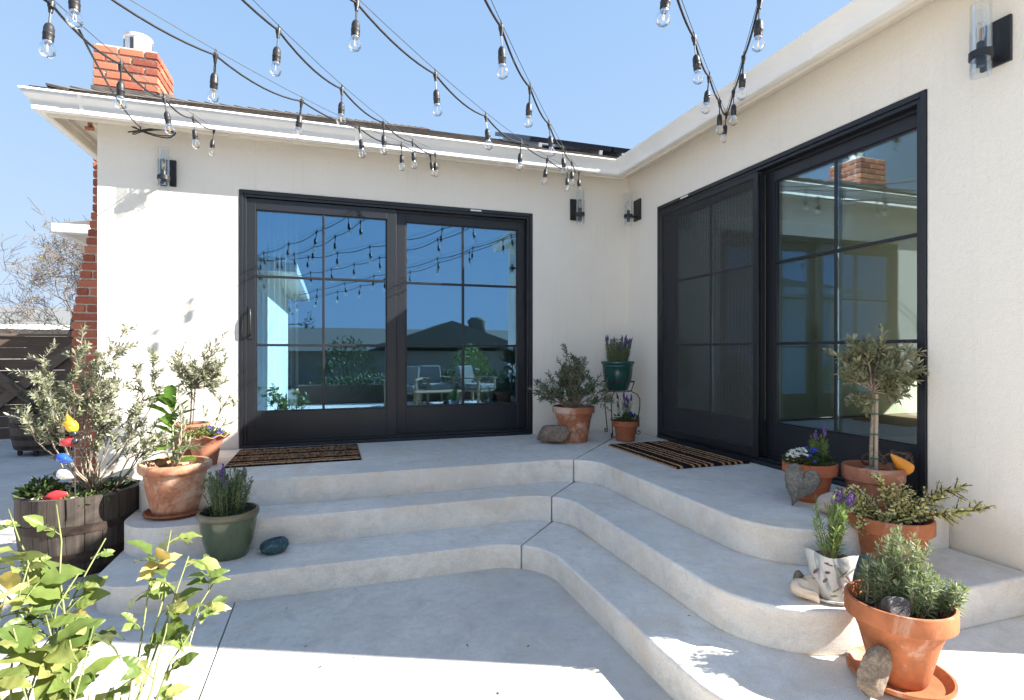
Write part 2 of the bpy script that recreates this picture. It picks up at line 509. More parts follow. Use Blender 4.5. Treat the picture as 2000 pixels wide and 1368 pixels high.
def m_rock(name, c, var=.45, sc=1.0, rough=.92, light=None):
    t = NT(name)
    n1 = t.noise(14*sc, 6, .7); n2 = t.noise(70*sc, 5, .75); n3 = t.noise(5*sc, 3, .6)
    col = t.mix(t.ramp(n1, [(.3, 0), (.7, 1)]), tuple(x*(1-var) for x in c), tuple(min(1, x*(1+var*.6)) for x in c))
    col = t.mix(t.ramp(n2, [(.42, .6), (.56, 0)]), col, tuple(x*.35 for x in c))
    lt = light or tuple(min(1, x*1.7) for x in c)
    col = t.mix(t.ramp(n2, [(.58, 0), (.72, .55)]), col, lt)
    col = t.mix(t.ramp(n3, [(.52, 0), (.66, .4)]), col, (c[0]*1.05, c[1]*.85, c[2]*.65))
    t.set(col, rough, 0, .3)
    t.bump(n1, .7, .012); t.bump(n2, .8, .005)
    return t.m
M['rock_grey'] = m_rock('grey_rock', (.20, .19, .17), .35)
M['rock_tan'] = m_rock('tan_rock', (.27, .21, .16), .4)
M['rock_white'] = m_plain('pale_stone', (.55, .46, .37), .85, var=.15, scale=18, bump=.35)
M['rock_dark'] = m_rock('dark_rock', (.10, .098, .10), .6, .8, .7, (.42, .40, .38))
M['rock_green'] = m_rock('green_rock', (.13, .16, .155), .4)
M['rock_pink'] = m_plain('pinkish_stone', (.48, .37, .31), .8, var=.2, scale=14, bump=.3)
M['rock_blue'] = m_rock('speckled_blue_stone', (.045, .105, .135), .6, .9, .4, (.42, .50, .50))
M['stave'] = m_wood('barrel_oak', (.055, .043, .036), (.115, .095, .08), 'Z')
M['stave_dark'] = m_wood('dark_barrel_oak', (.085, .06, .045), (.17, .13, .10), 'Z')
M['hoop'] = m_plain('rusty_hoop', (.055, .038, .030), .7, .5, var=.5, scale=20)
M['plank'] = m_wood('brown_fence_board', (.10, .068, .050), (.18, .125, .095), 'X')
M['brace'] = m_wood('brown_brace_board', (.14, .098, .074), (.22, .16, .12), 'X')
M['orange'] = m_plain('orange_ceramic', (.72, .27, .03), .3, var=.12, scale=12)
M['yellow'] = m_plain('yellow_ceramic', (.80, .44, .03), .25, var=.12, scale=14)
M['red'] = m_plain('red_ceramic', (.55, .035, .04), .25, var=.2, scale=20)
M['bluec'] = m_plain('blue_ceramic', (.025, .09, .45), .22, var=.3, scale=16)
M['whitec'] = m_plain('white_ceramic', (.72, .68, .63), .3, var=.08, scale=14)
M['blackc'] = m_plain('dark_ceramic', (.02, .028, .03), .25, var=.3, scale=20)
M['stake'] = m_wood('pale_stake', (.36, .29, .22), (.50, .42, .33), 'Z')
M['tie'] = m_plain('green_plant_tie', (.05, .11, .09), .6)
M['rope'] = m_plain('brown_rope', (.10, .065, .05), .9, var=.5, scale=90)
M['sticker'] = m_plain('white_sticker', (.75, .75, .75), .5, var=.02)
M['room'] = m_plain('interior_paint', (.52, .58, .47), .8, var=.03, scale=2)
M['room_floor'] = m_wood('interior_floor', (.20, .14, .09), (.29, .21, .14), 'X')
M['curtain'] = m_plain('white_curtain', (.62, .63, .60), .9, var=.04)
M['roof_far'] = m_wood('far_roof', (.15, .155, .155), (.20, .205, .205), 'X', .9, .6)
M['roof_brown'] = m_wood('brown_roof', (.15, .13, .11), (.21, .185, .16), 'X', .9, .6)
M['wall_tan'] = m_plain('tan_wall', (.27, .235, .20), .9, var=.05, scale=3)
M['wall_white'] = m_plain('white_wall', (.74, .73, .70), .9, var=.04, scale=3)
M['wall_grey'] = m_plain('grey_siding', (.33, .33, .34), .9, var=.08, scale=3)
M['far_pane'] = m_plain('dark_window_glass', (.05, .055, .06), .1)
M['fabric'] = m_plain('grey_outdoor_fabric', (.17, .17, .165), .95, var=.1, scale=30)
M['sofa_wood'] = m_wood('teak', (.26, .18, .11), (.36, .26, .17), 'X')
M['caster'] = m_plain('caster_metal', (.03, .025, .02), .5, .4)

def m_screen():
    t = NT('insect_screen')
    tr = t.node('ShaderNodeBsdfTransparent'); df = t.node('ShaderNodeBsdfDiffuse')
    df.inputs['Color'].default_value = (.075, .076, .078, 1)
    mx = t.node('ShaderNodeMixShader')
    wv = t.node('ShaderNodeTexWave', wave_type='BANDS', bands_direction='X')
    wv.inputs['Scale'].default_value = 9.0; wv.inputs['Distortion'].default_value = 2.5; wv.inputs['Detail'].default_value = 1
    wv.inputs['Detail Scale'].default_value = .6
    t.l.new(t.tc.outputs['Object'], wv.inputs['Vector'])
    t.l.new(t.math('MULTIPLY_ADD', wv.outputs['Fac'], .06, .34), mx.inputs[0])
    t.l.new(tr.outputs[0], mx.inputs[1]); t.l.new(df.outputs[0], mx.inputs[2])
    t.l.new(mx.outputs[0], t.out.inputs['Surface'])
    t.n.remove(t.bsdf)
    return t.m
M['screen'] = m_screen()

# ------------------------------------------------------------------ ground and patio
H1, H2, H3 = .132, .291, .448
mb = MB(); mb.add([(-250,-250,-.05),(250,-250,-.05),(250,250,-.05),(-250,250,-.05)], [(0,1,2,3)])
props(mb.build('ground', M['soilbase']), kind='structure')
patio = bpy.data.objects.new('patio', None); COL.objects.link(patio); props(patio, kind='structure')
gap = .0026
for (x0, x1, y0, y1) in [(-3.236, 6, -5.2, 0.02), (-8.5, -3.236, -5.2, 0.02), (-3.236, 6, -9.0, -5.2), (-3.7, -3.236, -9.0, -5.2), (-9.5, -4.55, 0.02, 3.2), (-9.5, -4.55, 3.2, 8)]:
    mb = MB(); mb.box(x0+gap, x1-gap, y0+gap, y1-gap, -.045, 0)
    mb.build('concrete_slab', M['patio'], patio, bevel=.004)

# ------------------------------------------------------------------ concrete steps
steps = thing('concrete_steps', 'pale concrete steps curving round the inner corner of the patio in three tiers', 'steps', (0, 0, 0))
def arc(c, r, a0, a1, n):
    return [(c[0]+r*math.cos(R(a0+(a1-a0)*i/n)), c[1]+r*math.sin(R(a0+(a1-a0)*i/n))) for i in range(n+1)]
def step_outline(e, ex, fy, rl, ri, rc):
    """front edge of one tier from its left end to where it meets the right wall"""
    L = -3.87
    pts = [(L, -.01)]
    pts += arc((L+rl, -e+rl), rl, 180, 270, 8)
    x = L+rl
    while x < -ex-ri-.35:
        x += .35; pts.append((x, -e))
    pts += arc((-ex-ri, -e-ri), ri, 90, 0, 14)
    y = -e-ri
    while y > -fy+rc+.3:
        y -= .3; pts.append((-ex, y))
    pts += arc((-ex+rc, -fy+rc), rc, 180, 270, 14)
    pts.append((-.02, -fy))
    return pts
SL = 1.06
def split(pts):
    for i in range(len(pts)-1):
        (x0, y0), (x1, y1) = pts[i], pts[i+1]
        g0 = y0-SL*x0; g1 = y1-SL*x1
        if g0 > 0 >= g1 or (g0 >= 0 > g1):
            t = g0/(g0-g1); D = (x0+(x1-x0)*t, y0+(y1-y0)*t)
            return pts[:i+1], D, pts[i+1:]
dn = Vector((SL, -1)).normalized()*.0028
for (e, ex, fy, rl, ri, rc, z0, z1) in [(1.835, 1.655, 3.66, .22, .30, .42, 0, H1), (1.475, 1.365, 3.315, .24, .28, .38, H1, H2), (1.195, 1.02, 2.985, .20, .26, .34, H2, H3)]:
    a, D, b = split(step_outline(e, ex, fy, rl, ri, rc))
    mb = MB(); mb.prism(a+[(D[0]-dn.x, D[1]-dn.y), (-.02-dn.x, -.02*SL-dn.y+.01), (-.03, -.01)], z0-.004 if z0 else -.04, z1)
    mb.build('step', M['concrete'], steps, smooth=30, bevel=.016, segs=3, angle=50)
    mb = MB(); mb.prism([(D[0]+dn.x, D[1]+dn.y)]+b+[(-.02, -.04)], z0-.004 if z0 else -.04, z1)
    mb.build('step', M['concrete'], steps, smooth=30, bevel=.016, segs=3, angle=50)

# ------------------------------------------------------------------ house
house = thing('house', 'white stucco house with dark sliding doors on two wings meeting at a corner', 'house', (0, 0, 0))
XL = -4.424; YB = -3.69; WT = 2.98

def wall_hole(axis, a0, a1, h0, h1, zb, zt, thick, sgn):
    """wall face with a door opening; axis 'x': plane y=0 running along x, axis 'y': plane x=0 running along y"""
    mb = MB()
    def P(a, d, z): return (a, d, z) if axis == 'x' else (d, a, z)
    A = [a0, h0, h1, a1]; Zs = [0, zb, zt, WT]
    for d in (0, thick):
        base = len(mb.v)
        for z in Zs:
            for a in A: mb.v.append(P(a, d, z))
        for j in range(3):
            for i in range(3):
                if (i, j) == (1, 1): continue
                f = (base+j*4+i, base+j*4+i+1, base+(j+1)*4+i+1, base+(j+1)*4+i)
                mb.f.append(f if d == 0 else f[::-1])
    def q(i, j): return j*4+i
    for (p, r) in [((1,1),(2,1)),((2,1),(2,2)),((2,2),(1,2)),((1,2),(1,1)),((0,0),(0,3)),((3,3),(3,0)),((0,3),(3,3))]:
        a = q(*p); b = q(*r)
        mb.f.append((a, b, b+16, a+16))
    return mb
wall_hole('x', XL, 0.0, -3.48, -1.009, H3, 2.498, .16, 1).build('wall', M['stucco'], house, bevel=.008)
w = wall_hole('y', YB, 0.0, -2.863, -.515, H3, 2.515, .16, 1)
w.build('wall', M['stucco'], house, bevel=.008)
# left end wall, rear walls and gable wall
mb = MB(); mb.box(XL, XL+.16, .162, 6.0, 0, WT); mb.build('wall', M['stucco'], house)
mb = MB(); mb.box(XL, 6.0, 6.0, 6.16, 0, WT); mb.build('wall', M['stucco'], house)
mb = MB()
g = [(.162, 0), (6.0, 0), (6.0, WT), (3.0, 4.2), (.162, WT+.06)]
mb.add([(x, YB, z) for x, z in g]+[(x, YB+.16, z) for x, z in g], [(0,1,2,3,4),(9,8,7,6,5)]+[(i,(i+1)%5,5+(i+1)%5,5+i) for i in range(5)])
mb.build('gable_wall', M['stucco'], house)
mb = MB(); mb.box(6.0, 6.16, .2, 6.0, 0, WT); mb.box(6.0, 6.16, YB, -3.0, 0, WT); mb.box(6.0, 6.16, -3.0, .2, 0, 1.05); mb.box(6.0, 6.16, -3.0, .2, 2.35, WT); mb.build('wall', M['stucco'], house)  # east wall out of view; its opening is added so sun brightens the right room
# weep screed at the foot of the right wall
mb = MB(); mb.box(-.018, .0, YB, -3.66, .02, .035); mb.build('weep_screed', M['trim'], house)

# rear wing whose eave shows beyond the chimney
rw = MB(); rw.box(-6.0, XL, 4.8, 8.0, 0, WT); rw.build('rear_wing', M['wall_white'], house)
mb = MB()
mb.add([(-6.44,4.40,2.985),(-4.3,4.40,2.985),(-4.3,8.4,2.985),(-6.44,8.4,2.985),(-4.8,6.04,3.67),(-4.3,6.04,3.67)],
       [(0,1,5,4),(0,4,3),(4,5,2,3),(1,2,5),(0,3,2,1)])
mb.build('rear_roof', M['shingle'], house)
mb = MB(); mb.box(-6.46, -4.3, 4.38, 4.50, 2.86, 2.99); mb.box(-6.46, -6.34, 4.50, 8.4, 2.86, 2.99)
mb.build('rear_gutter', M['gutter'], house, bevel=.02)
mb = MB(); mb.box(-6.34, -4.3, 4.50, 4.8, 2.87, 2.90); mb.box(-6.34, -6.0, 4.8, 8.0, 2.87, 2.90); mb.build('rear_soffit', M['trim'], house)

# soffits, fascia, gutters
mb = MB()
mb.box(-4.63, -.17, -.17, -.002, 2.925, 2.945)
mb.box(-.17, -.002, YB, -.002, 2.9255, 2.9455)
mb.box(-4.63, XL-.002, -.002, 5.0, 2.9258, 2.9458)
mb.build('soffit', M['trim'], house)
mb = MB()
mb.box(-4.65, -.17, -.19, -.17, 2.842, 2.985)
mb.build('fascia', M['trim'], house)
mb = MB(); mb.box(-.19, -.17, YB-.02, -.19, 2.842, 2.985); mb.build('fascia', M['trim'], house)
mb = MB(); mb.box(-4.65, -4.63, -.17, 5.0, 2.842, 2.985); mb.build('fascia', M['trim'], house)
# quarter-round trim under the soffit at the left corner
mb = MB(); mb.box(-4.63, -4.605, -.165, 5.0, 2.895, 2.925); mb.box(XL-.03, XL-.004, 0, 5.0, 2.88, 2.925); mb.build('soffit_trim', M['trim'], house)

GP = [(.192,2.985),(.192,2.862),(.243,2.858),(.249,2.863),(.2505,2.885),(.252,2.893),(.257,2.908),(.268,2.930),(.283,2.950),(.2935,2.962),(.2960,2.970),(.302,2.975),(.302,2.985),(.290,2.985),(.286,2.962),(.264,2.935),(.250,2.905),(.245,2.872),(.200,2.868),(.199,2.985)]
def gutter_run(p, q, mp, mq):
    """p, q map an outward offset to the plan position of each mitred end"""
    mb = MB(); n = len(GP)
    vs = [(*p(o), z) for o, z in GP]+[(*q(o), z) for o, z in GP]
    mb.add(vs, [(i, (i+1) % n, n+(i+1) % n, n+i) for i in range(n)]+[tuple(range(n)), tuple(range(2*n-1, n-1, -1))])
    return mb
SX = -4.465
c_left = lambda o: (SX-o, -o)
c_in = lambda o: (-o, -o)
runs = [(lambda o: (SX-o, 5.0), c_left), (c_left, c_in), (c_in, lambda o: (-o, YB-.02))]
for a, b in runs:
    g = gutter_run(a, b, None, None).build('gutter', M['gutter'], house, smooth=50)
# seams of the corner pieces: thin raised straps
def strap(center, axis):
    mb = MB(); n = 12
    pr = [(o+.0025 if i > 3 else o, z-(.0025 if i in (1, 2) else 0)) for i, (o, z) in enumerate(GP[:13])]
    if axis == 'x':
        vs = [(center-.012, -o, z) for o, z in pr]+[(center+.012, -o, z) for o, z in pr]
    else:
        vs = [(-o, center+.012, z) for o, z in pr]+[(-o, center-.012, z) for o, z in pr]
    m = len(pr)
    mb.add(vs, [(i, i+1, m+i+1, m+i) for i in range(m-1)])
    mb.build('gutter_seam', M['gutter'], house, smooth=50)
for c in (-4.43, -.47, -2.6): strap(c, 'x')
for c in (-.47, -2.4): strap(c, 'y')

# roof
S = .417
def rz_a(y): return 2.982+S*(y+.3)
mb = MB()
E0 = -.255
zl = rz_a(E0); top = rz_a(3.0)
hipx = SX-.255+3.255
mb.add([(SX-.255,E0,zl),(E0,E0,zl),(3,3,top),(hipx,3,top)], [(0,1,2,3)])
mb.add([(E0,E0,zl),(E0,YB-.03,zl),(3,YB-.03,top),(3,3,top)], [(0,1,2,3)])
mb.add([(SX-.255,E0,zl),(hipx,3,top),(SX-.255,6.255,zl)], [(0,1,2)])
mb.add([(hipx,3,top),(3,3,top),(6.255,6.255,zl),(SX-.255,6.255,zl)], [(0,1,2,3)])
mb.add([(3,3,top),(3,YB-.03,top),(6.255,YB-.03,zl),(6.255,6.255,zl)], [(0,1,2,3)])
roof = mb.build('roof', M['shingle'], house)
m = roof.modifiers.new('solid', 'SOLIDIFY'); m.thickness = .03; m.offset = -1
# shingle tabs on the slope seen above the long gutter
mb = MB()
rr = random.Random(3)
nz = Vector((0, -S, 1)).normalized(); up = Vector((0, 1, S)).normalized()
crs = 0
d = 0.0
while d < 3.2:
    y = E0-.012+d/math.sqrt(1+S*S)
    xa = SX-.255+max(0, y-E0); xb = max(E0, y)+.0
    x = xa-rr.uniform(0, .25)
    while x < xb:
        w_ = rr.uniform(.14, .30)
        x0 = max(x, xa); x1 = min(x+w_-.006, xb)
        if x1-x0 > .02:
            th = rr.choice((.006, .010, .014))
            o = Vector((0, y, rz_a(y)))+nz*.003
            A = Vector((x0, 0, 0))+o; B = Vector((x1, 0, 0))+o
            mb.add([A, B, B+up*.15, A+up*.15, A+nz*th, B+nz*th, B+up*.15+nz*.003, A+up*.15+nz*.003],
                   [(0,1,5,4),(4,5,6,7),(0,4,7,3),(1,2,6,5)])
        x += w_
    d += .135; crs += 1
mb.build('shingle', M['shingle'], roof, kind='stuff')
# hip caps up the left hip and along the ridge
hd = Vector((1, 1, S)).normalized(); hs = Vector((1, -1, 0)).normalized(); hn = hs.cross(hd).normalized()
if hn.z < 0: hn = -hn
cap = MB()
wdt, ln = .13, .24
dl = Vector((0, -wdt, 0)); 
def hp(a, t, lift):
    # a across (-1..1), t along the hip
    p = hd*t+hn*lift
    if a > 0: p = p+Vector((wdt*a, 0, 0))*1.0
    if a < 0: p = p+Vector((0, wdt*-a, 0))*1.0
    return p
cap.add([hp(-1, 0, .012), hp(0, 0, .030), hp(1, 0, .012), hp(-1, ln, .002), hp(0, ln, .008), hp(1, ln, .002), hp(-1, 0, .0), hp(0, 0, .012), hp(1, 0, .0)],
        [(0,1,4,3),(1,2,5,4),(6,7,1,0),(7,8,2,1)])
cap_me = cap.mesh('hip_shingle', M['shingle'])
p0 = Vector((SX-.255, E0, zl))
t = .10
while t < 4.75:
    link('hip_shingle', cap_me, roof, p0+hd*t+hn*.010)
    t += .15

# chimney: mortar core and single bricks
CX0, CX1, CY0, CY1, CT = -4.867, -4.345, 1.2, 1.735, 4.05
BC = .0775; BL = .193; JT = .0155
core = MB()
core.box(CX0+.016, CX1-.016, CY0+.016, CY1-.016, 2.5, CT-.012)
def breast_left(z):
    if z < 1.53: return -5.028
    if z > 2.56: return CX0
    return -5.028+(z-1.53)/(2.56-1.53)*(CX0+5.028)
core.box(-5.016, XL-.001, CY0+.016, 2.3, 0, 1.53)
nst = 13
for i in range(nst):
    z = 1.53+(2.56-1.53)*i/nst
    core.box(breast_left(z)+.014, XL-.001, CY0+.016, 2.3, z, z+(2.56-1.53)/nst)
chim = core.build('chimney', M['mortar'], house)
br = random.Random(8)
brick_cache = {}
def brick(x0, x1, y0, y1, z0):
    lx, ly, lz = round(x1-x0, 3), round(y1-y0, 3), BC-JT
    key = (lx, ly)
    if key not in brick_cache:
        b = bmesh.new(); bmesh.ops.create_cube(b, size=1.0)
        bmesh.ops.scale(b, vec=(lx, ly, lz), verts=b.verts)
        bmesh.ops.bevel(b, geom=[e for e in b.edges], offset=.005, segments=1, affect='EDGES')
        me = bpy.data.meshes.new('brick'); b.to_mesh(me); b.free(); me.materials.append(M['brick'])
        brick_cache[key] = me
    o = link('brick', brick_cache[key], chim, ((x0+x1)/2+br.uniform(-.001, .001), (y0+y1)/2+br.uniform(-.0015, .0015), z0+lz/2))
    return o
def row(a0, a1, off):
    """brick intervals along one face; the half bricks swap ends from course to course"""
    out = []; a = a0
    n = 0
    while a < a1-.03:
        L = BL
        if n == 0 and off: L = (BL-JT)/2
        b = min(a+L, a1)
        if a1-b < .05 and b < a1: b = a1
        out.append((a, b)); a = b+JT; n += 1
    return out
ncourse = int(CT/BC)
for i in range(ncourse):
    z = CT-(i+1)*BC+JT/2
    if z < 0.0: break
    od = i % 2
    if z > 2.85:
        for a, b in row(CX0, CX1, od): brick(a, b, CY0, CY0+.09, z)
        if z > 3.3:
            for a, b in row(CY0+.09+JT, CY1, 1-od): brick(CX1-.09, CX1, a, b, z)
            for a, b in row(CX0, CX1-.09-JT, 1-od)[:]: brick(a, b, CY1-.09, CY1, z)
    else:
        x0 = breast_left(z) if not (1.50 < z < 2.58) else breast_left(z+.03)
        for a, b in row(x0, XL-.003, od): brick(a, b, CY0, CY0+.09, z)
# crown, flashing and metal flue cap
mb = MB(); mb.box(CX0+.02, CX1-.02, CY0+.02, CY1-.02, CT-.012, CT+.010); mb.build('chimney_crown', M['mortar'], chim)
mb = MB(); fc = (-4.585, 1.47)
mb.lathe([(.118, CT-.01), (.118, CT+.05), (.112, CT+.055), (.112, CT+.20), (.124, CT+.21), (.124, CT+.235), (.116, CT+.24), (.10, CT+.225), (.0, CT+.225)], 28, (fc[0], fc[1], 0))
fl = mb.build('flue_cap', M['flue'], chim, smooth=35)
for k in range(6):
    a = R(-100+k*60)
    mb = MB(); mb.obox((fc[0]+.113*math.cos(a), fc[1]+.113*math.sin(a), CT+.13), (-math.sin(a), math.cos(a), 0), (math.cos(a), math.sin(a), 0), (0, 0, 1), .016, .004, .055)
    mb.build('vent_slot', M['wire'], chim)
mb = MB(); mb.beam((CX0-.01, CY0-.012, rz_a(CY0)+.03), (CX1+.02, CY0-.012, rz_a(CY0)+.03), .012, .035); mb.beam((CX1+.012, CY0-.02, rz_a(CY0)+.035), (CX1+.012, CY1, rz_a(CY1)+.035), .012, .035)
mb.build('flashing', M['shingle'], chim)

# ---------------- sliding doors
def sliding_door(loc, rz, W, H, px, zr, screen, hx, name_lbl):
    """local x along the wall seen from outside, local y into the wall; px: glass x limits of the two panels, zr: glass z limits and muntin heights"""
    fr = MB()
    # outer moulding, stepped jamb
    for (w0, w1, y0, y1) in [(0, .030, -.006, .02), (.030, .052, .004, .12)]:
        fr.box(w0, w1, y0, y1, 0, H-w0); fr.box(W-w1, W-w0, y0, y1, 0, H-w0)
        fr.box(w1, W-w1, y0, y1, H-w1, H-w0)
    fr.box(.03, W-.03, -.03, .12, 0, .028)
    fr.box(.052, W-.052, .0, .014, .028, .046)
    fr.box(.052, W-.052, .058, .066, .028, .046)
    fr.box(.052, W-.052, .05, .056, H-.072, H-.052)
    fobj = fr.build('sliding_door', M['door'], house, bevel=.003)
    fobj.location = loc; fobj.rotation_euler = (0, 0, rz)
    if name_lbl: fobj['label'] = name_lbl
    panels = [(px[0], .018, .052), (px[1], .066, .10)]
    for k, ((xs0, g0, gm, g1, xs1), y0, y1) in enumerate(panels):
        zb, zt = .046, H-.058-.001*k
        s = MB()
        s.box(xs0, g0, y0, y1, zb, zt); s.box(g1, xs1, y0, y1, zb, zt)
        s.box(g0, g1, y0, y1, zb, zr[0]); s.box(g0, g1, y0, y1, zr[3], zt)
        # glazing stop: a thin inner lip
        lip = .010
        s.box(g0, g0+lip, y0+.008, y1-.002, zr[0], zr[3]); s.box(g1-lip, g1, y0+.008, y1-.002, zr[0], zr[3])
        s.box(g0+lip, g1-lip, y0+.008, y1-.002, zr[0], zr[0]+lip); s.box(g0+lip, g1-lip, y0+.008, y1-.002, zr[3]-lip, zr[3])
        s.build('sash', M['door'], fobj, bevel=.0025)
        yc = (y0+y1)/2
        m = MB(); m.box(gm-.010, gm+.010, y0+.004, yc-.004, zr[0]+.002, zr[3]-.002); m.build('muntin', M['door'], fobj, bevel=.003)
        for z in zr[1:3]:
            m = MB(); m.box(g0+.002, gm-.0105, y0+.0045, yc-.004, z-.010, z+.010); m.box(gm+.0105, g1-.002, y0+.0045, yc-.004, z-.010, z+.010)
            m.build('muntin', M['door'], fobj, bevel=.003)
        for (a, b) in ((g0+.003, gm-.0005), (gm+.0005, g1-.003)):
            zz = [zr[0]+.003, zr[1], zr[2], zr[3]-.003]
            for q in range(3):
                p = MB(); p.box(a, b, yc-.002, yc+.010, zz[q]+.0004, zz[q+1]-.0004); p.build('pane', M['pane_b' if screen else 'pane'], fobj)
    # pull handle
    hd_ = MB()
    hz = 1.0
    hd_.box(hx-.016, hx+.016, panels[0][1]-.008, panels[0][1]-.0005, hz-.13, hz+.13)
    hd_.tube([(hx, .012, hz-.10), (hx, -.030, hz-.095), (hx+.004, -.042, hz-.06), (hx+.004, -.044, hz), (hx+.004, -.042, hz+.06), (hx, -.030, hz+.095), (hx, .012, hz+.10)], .008, 8)
    hd_.build('handle', M['black'], fobj, smooth=50)
    # sticker in the head track
    st = MB(); sx = W*.78 if not screen else W*.17
    st.box(sx-.05, sx+.05, -.0078, -.0064, H-.022, H-.008); st.build('sticker', M['sticker'], fobj)
    if screen:
        (xs0, g0, gm, g1, xs1) = px[0]
        s = MB(); a, b = xs0-.006, xs1+.004
        s.box(a, a+.045, -.016, -.002, .047, H-.062); s.box(b-.040, b, -.016, -.002, .047, H-.062)
        s.box(a+.045, b-.040, -.016, -.002, .047, .10); s.box(a+.045, b-.040, -.016, -.002, H-.10, H-.062)
        s.build('screen_frame', M['black'], fobj, bevel=.002)
        s = MB(); s.box(a+.045, b-.040, -.010, -.009, .10, H-.10); s.build('screen', M['screen'], fobj)
    return fobj
HA = 2.498-H3
xo = -3.48
rel = lambda *v: tuple(x-xo for x in v)
sliding_door((xo, 0, H3), 0, 2.471, HA,
    [rel(-3.440, -3.363, -2.850, -2.336, -2.255), rel(-2.268, -2.168, -1.652, -1.134, -1.062)],
    (.283, .82, 1.372, 1.905), False, .080, 'dark sliding door with bright sky reflections on the left wing')
HB = 2.515-H3
yo = -.515
rel = lambda *v: tuple(yo-y for y in v)
sliding_door((0, yo, H3), -math.pi/2, 2.348, HB,
    [rel(-.571, -.74, -1.21, -1.665, -1.745), rel(-1.735, -1.815, -2.285, -2.776, -2.812)],
    (.280, .823, 1.372, 1.925), True, .085, 'dark sliding door with an insect screen on the right wing')

# ---------------- interiors behind the glass
mb = MB(); mb.box(XL+.17, -.2, .17, 3.9, H3-.03, H3-.004); mb.box(.17, 5.95, YB+.17, .15, H3-.0305, H3-.0045); mb.build('room_floor', M['room_floor'], house)
mb = MB()
mb.box(XL+.17, -.2, 3.9, 3.95, H3, 2.7); mb.box(XL+.17, XL+.2, .17, 3.9, H3, 2.7); mb.box(-.2, -.16, .17, 3.9, H3, 2.7)
mb.box(.17, 5.95, .15, .17, H3, 2.7); mb.box(.17, 5.95, YB+.165, YB+.185, H3, 2.7)
mb.build('room_wall', M['room'], house)
mb = MB(); mb.box(XL+.17, -.2, .17, 3.9, 2.7, 2.72); mb.box(.17, 5.95, YB+.17, .15, 2.7, 2.72); mb.build('room_ceiling', M['room'], house)

def curtain(x0, x1, y, lbl):
    mb = MB(); n = 60
    vs = []
    for i in range(n+1):
        x = x0+(x1-x0)*i/n; yy = y+.035*math.sin(i*.95)+.012*math.sin(i*2.3)
        vs += [(x, yy, H3+.01), (x, yy, 2.62)]
    mb.add(vs, [(2*i, 2*i+2, 2*i+3, 2*i+1) for i in range(n)])
    o = mb.build('curtain', M['curtain'], None, smooth=True)
    m = o.modifiers.new('solid', 'SOLIDIFY'); m.thickness = .004
    props(o, lbl, 'curtain')
curtain(-3.46, -3.06, .32, 'white curtain hanging inside the left edge of the left glass door')

# ------------------------------------------------------------------ wall sconces
def make_sconce(lbl, loc, rz):
    s = thing('wall_sconce', lbl, 'sconce', loc, rz, 'wall sconces beside the doors')
    mb = MB(); mb.box(-.06, .06, -.016, .0, -.10, .10); mb.build('backplate', M['black'], s, bevel=.003)
    mb = MB(); mb.tube([(0, -.016, -.066), (0, -.062, -.066)], .012, 10)
    n = 32; ro, ri = .0425, .0395
    mb.lathe([(ro, -.082), (ro, -.050), (ri, -.050), (ri, -.082), (ro, -.082)][:4], n, (0, -.105, 0)); mb.build('bracket_ring', M['black'], s, smooth=40)
    mb = MB(); mb.lathe([(.0385, -.155), (.0385, .155), (.0363, .155), (.0363, -.155)], 32, (0, -.105, 0)); 
    mb.f = [f for f in mb.f if len(f) == 4]
    mb.build('glass_tube', M['tube'], s, smooth=40)
    mb = MB(); mb.lathe([(.0, -.115), (.016, -.115), (.016, -.012), (.013, -.008), (.0, -.008)], 16, (0, -.105, 0)); mb.box(-.036, .036, -.108, -.102, -.07, -.062); mb.build('lamp_socket', M['black'], s, smooth=40)
    mb = MB(); mb.lathe([(.010, -.008), (.0155, .01), (.0165, .05), (.013, .075), (.0, .083)], 14, (0, -.105, 0)); b = mb.build('bulb', M['bulb'], s, smooth=40)
    mb = MB()
    for dx in (-.006, 0, .006): mb.tube([(dx, -.105, 0), (dx*1.2, -.105, .06)], .0012, 4)
    mb.build('filament', M['filament'], b)
    return s
make_sconce('black wall sconce with glass tube left of the left sliding door', (-3.972, -.001, 2.573), 0)
make_sconce('black wall sconce with glass tube right of the left sliding door', (-.571, -.001, 2.566), 0)
make_sconce('black wall sconce with glass tube between the wall corner and the screened door', (-.001, -.185, 2.566), -math.pi/2)
make_sconce('black wall sconce with glass tube at the top right of the right wall', (-.001, -3.165, 2.575), -math.pi/2)

# ------------------------------------------------------------------ solar panels on the roof
for i, (x0, x1, lbl) in enumerate([(-.93, -.02, 'left black solar panel tilted on the roof above the left gutter'), (.0, .95, 'right black solar panel on the roof next to the roof valley')]):
    s = thing('solar_panel', lbl, 'solar panel', (x0, .32, rz_a(.32)), 0, 'solar panels on the roof')
    for nm, lo, th, ins in (('panel_frame', .055, .045, 0.0), ('panel_glass', .1005, .004, .03)):
        mb = MB()
        L = 1.3
        c = Vector(((x1-x0)/2, 0, 0))+up*L/2+nz*(lo+th/2)
        mb.obox(c, (1, 0, 0), up, nz, (x1-x0)/2-ins, L/2-ins, th/2)
        mb.build(nm, M['solar'], s)
    for fx in (.12, (x1-x0)-.12):
        mb = MB()
        mb.obox(Vector((fx, 0, 0))+up*.65+nz*.030, (1, 0, 0), up, nz, .018, .65, .026)
        mb.build('mounting_rail', M['flue'], s)

# ------------------------------------------------------------------ string lights
def strand_pt(A, az, el, c, s):
    h = s*math.cos(R(el))
    return Vector((A[0]+math.cos(R(az))*h, A[1]+math.sin(R(az))*h, A[2]+math.sin(R(el))*s+c*s*s))
SPC = .61
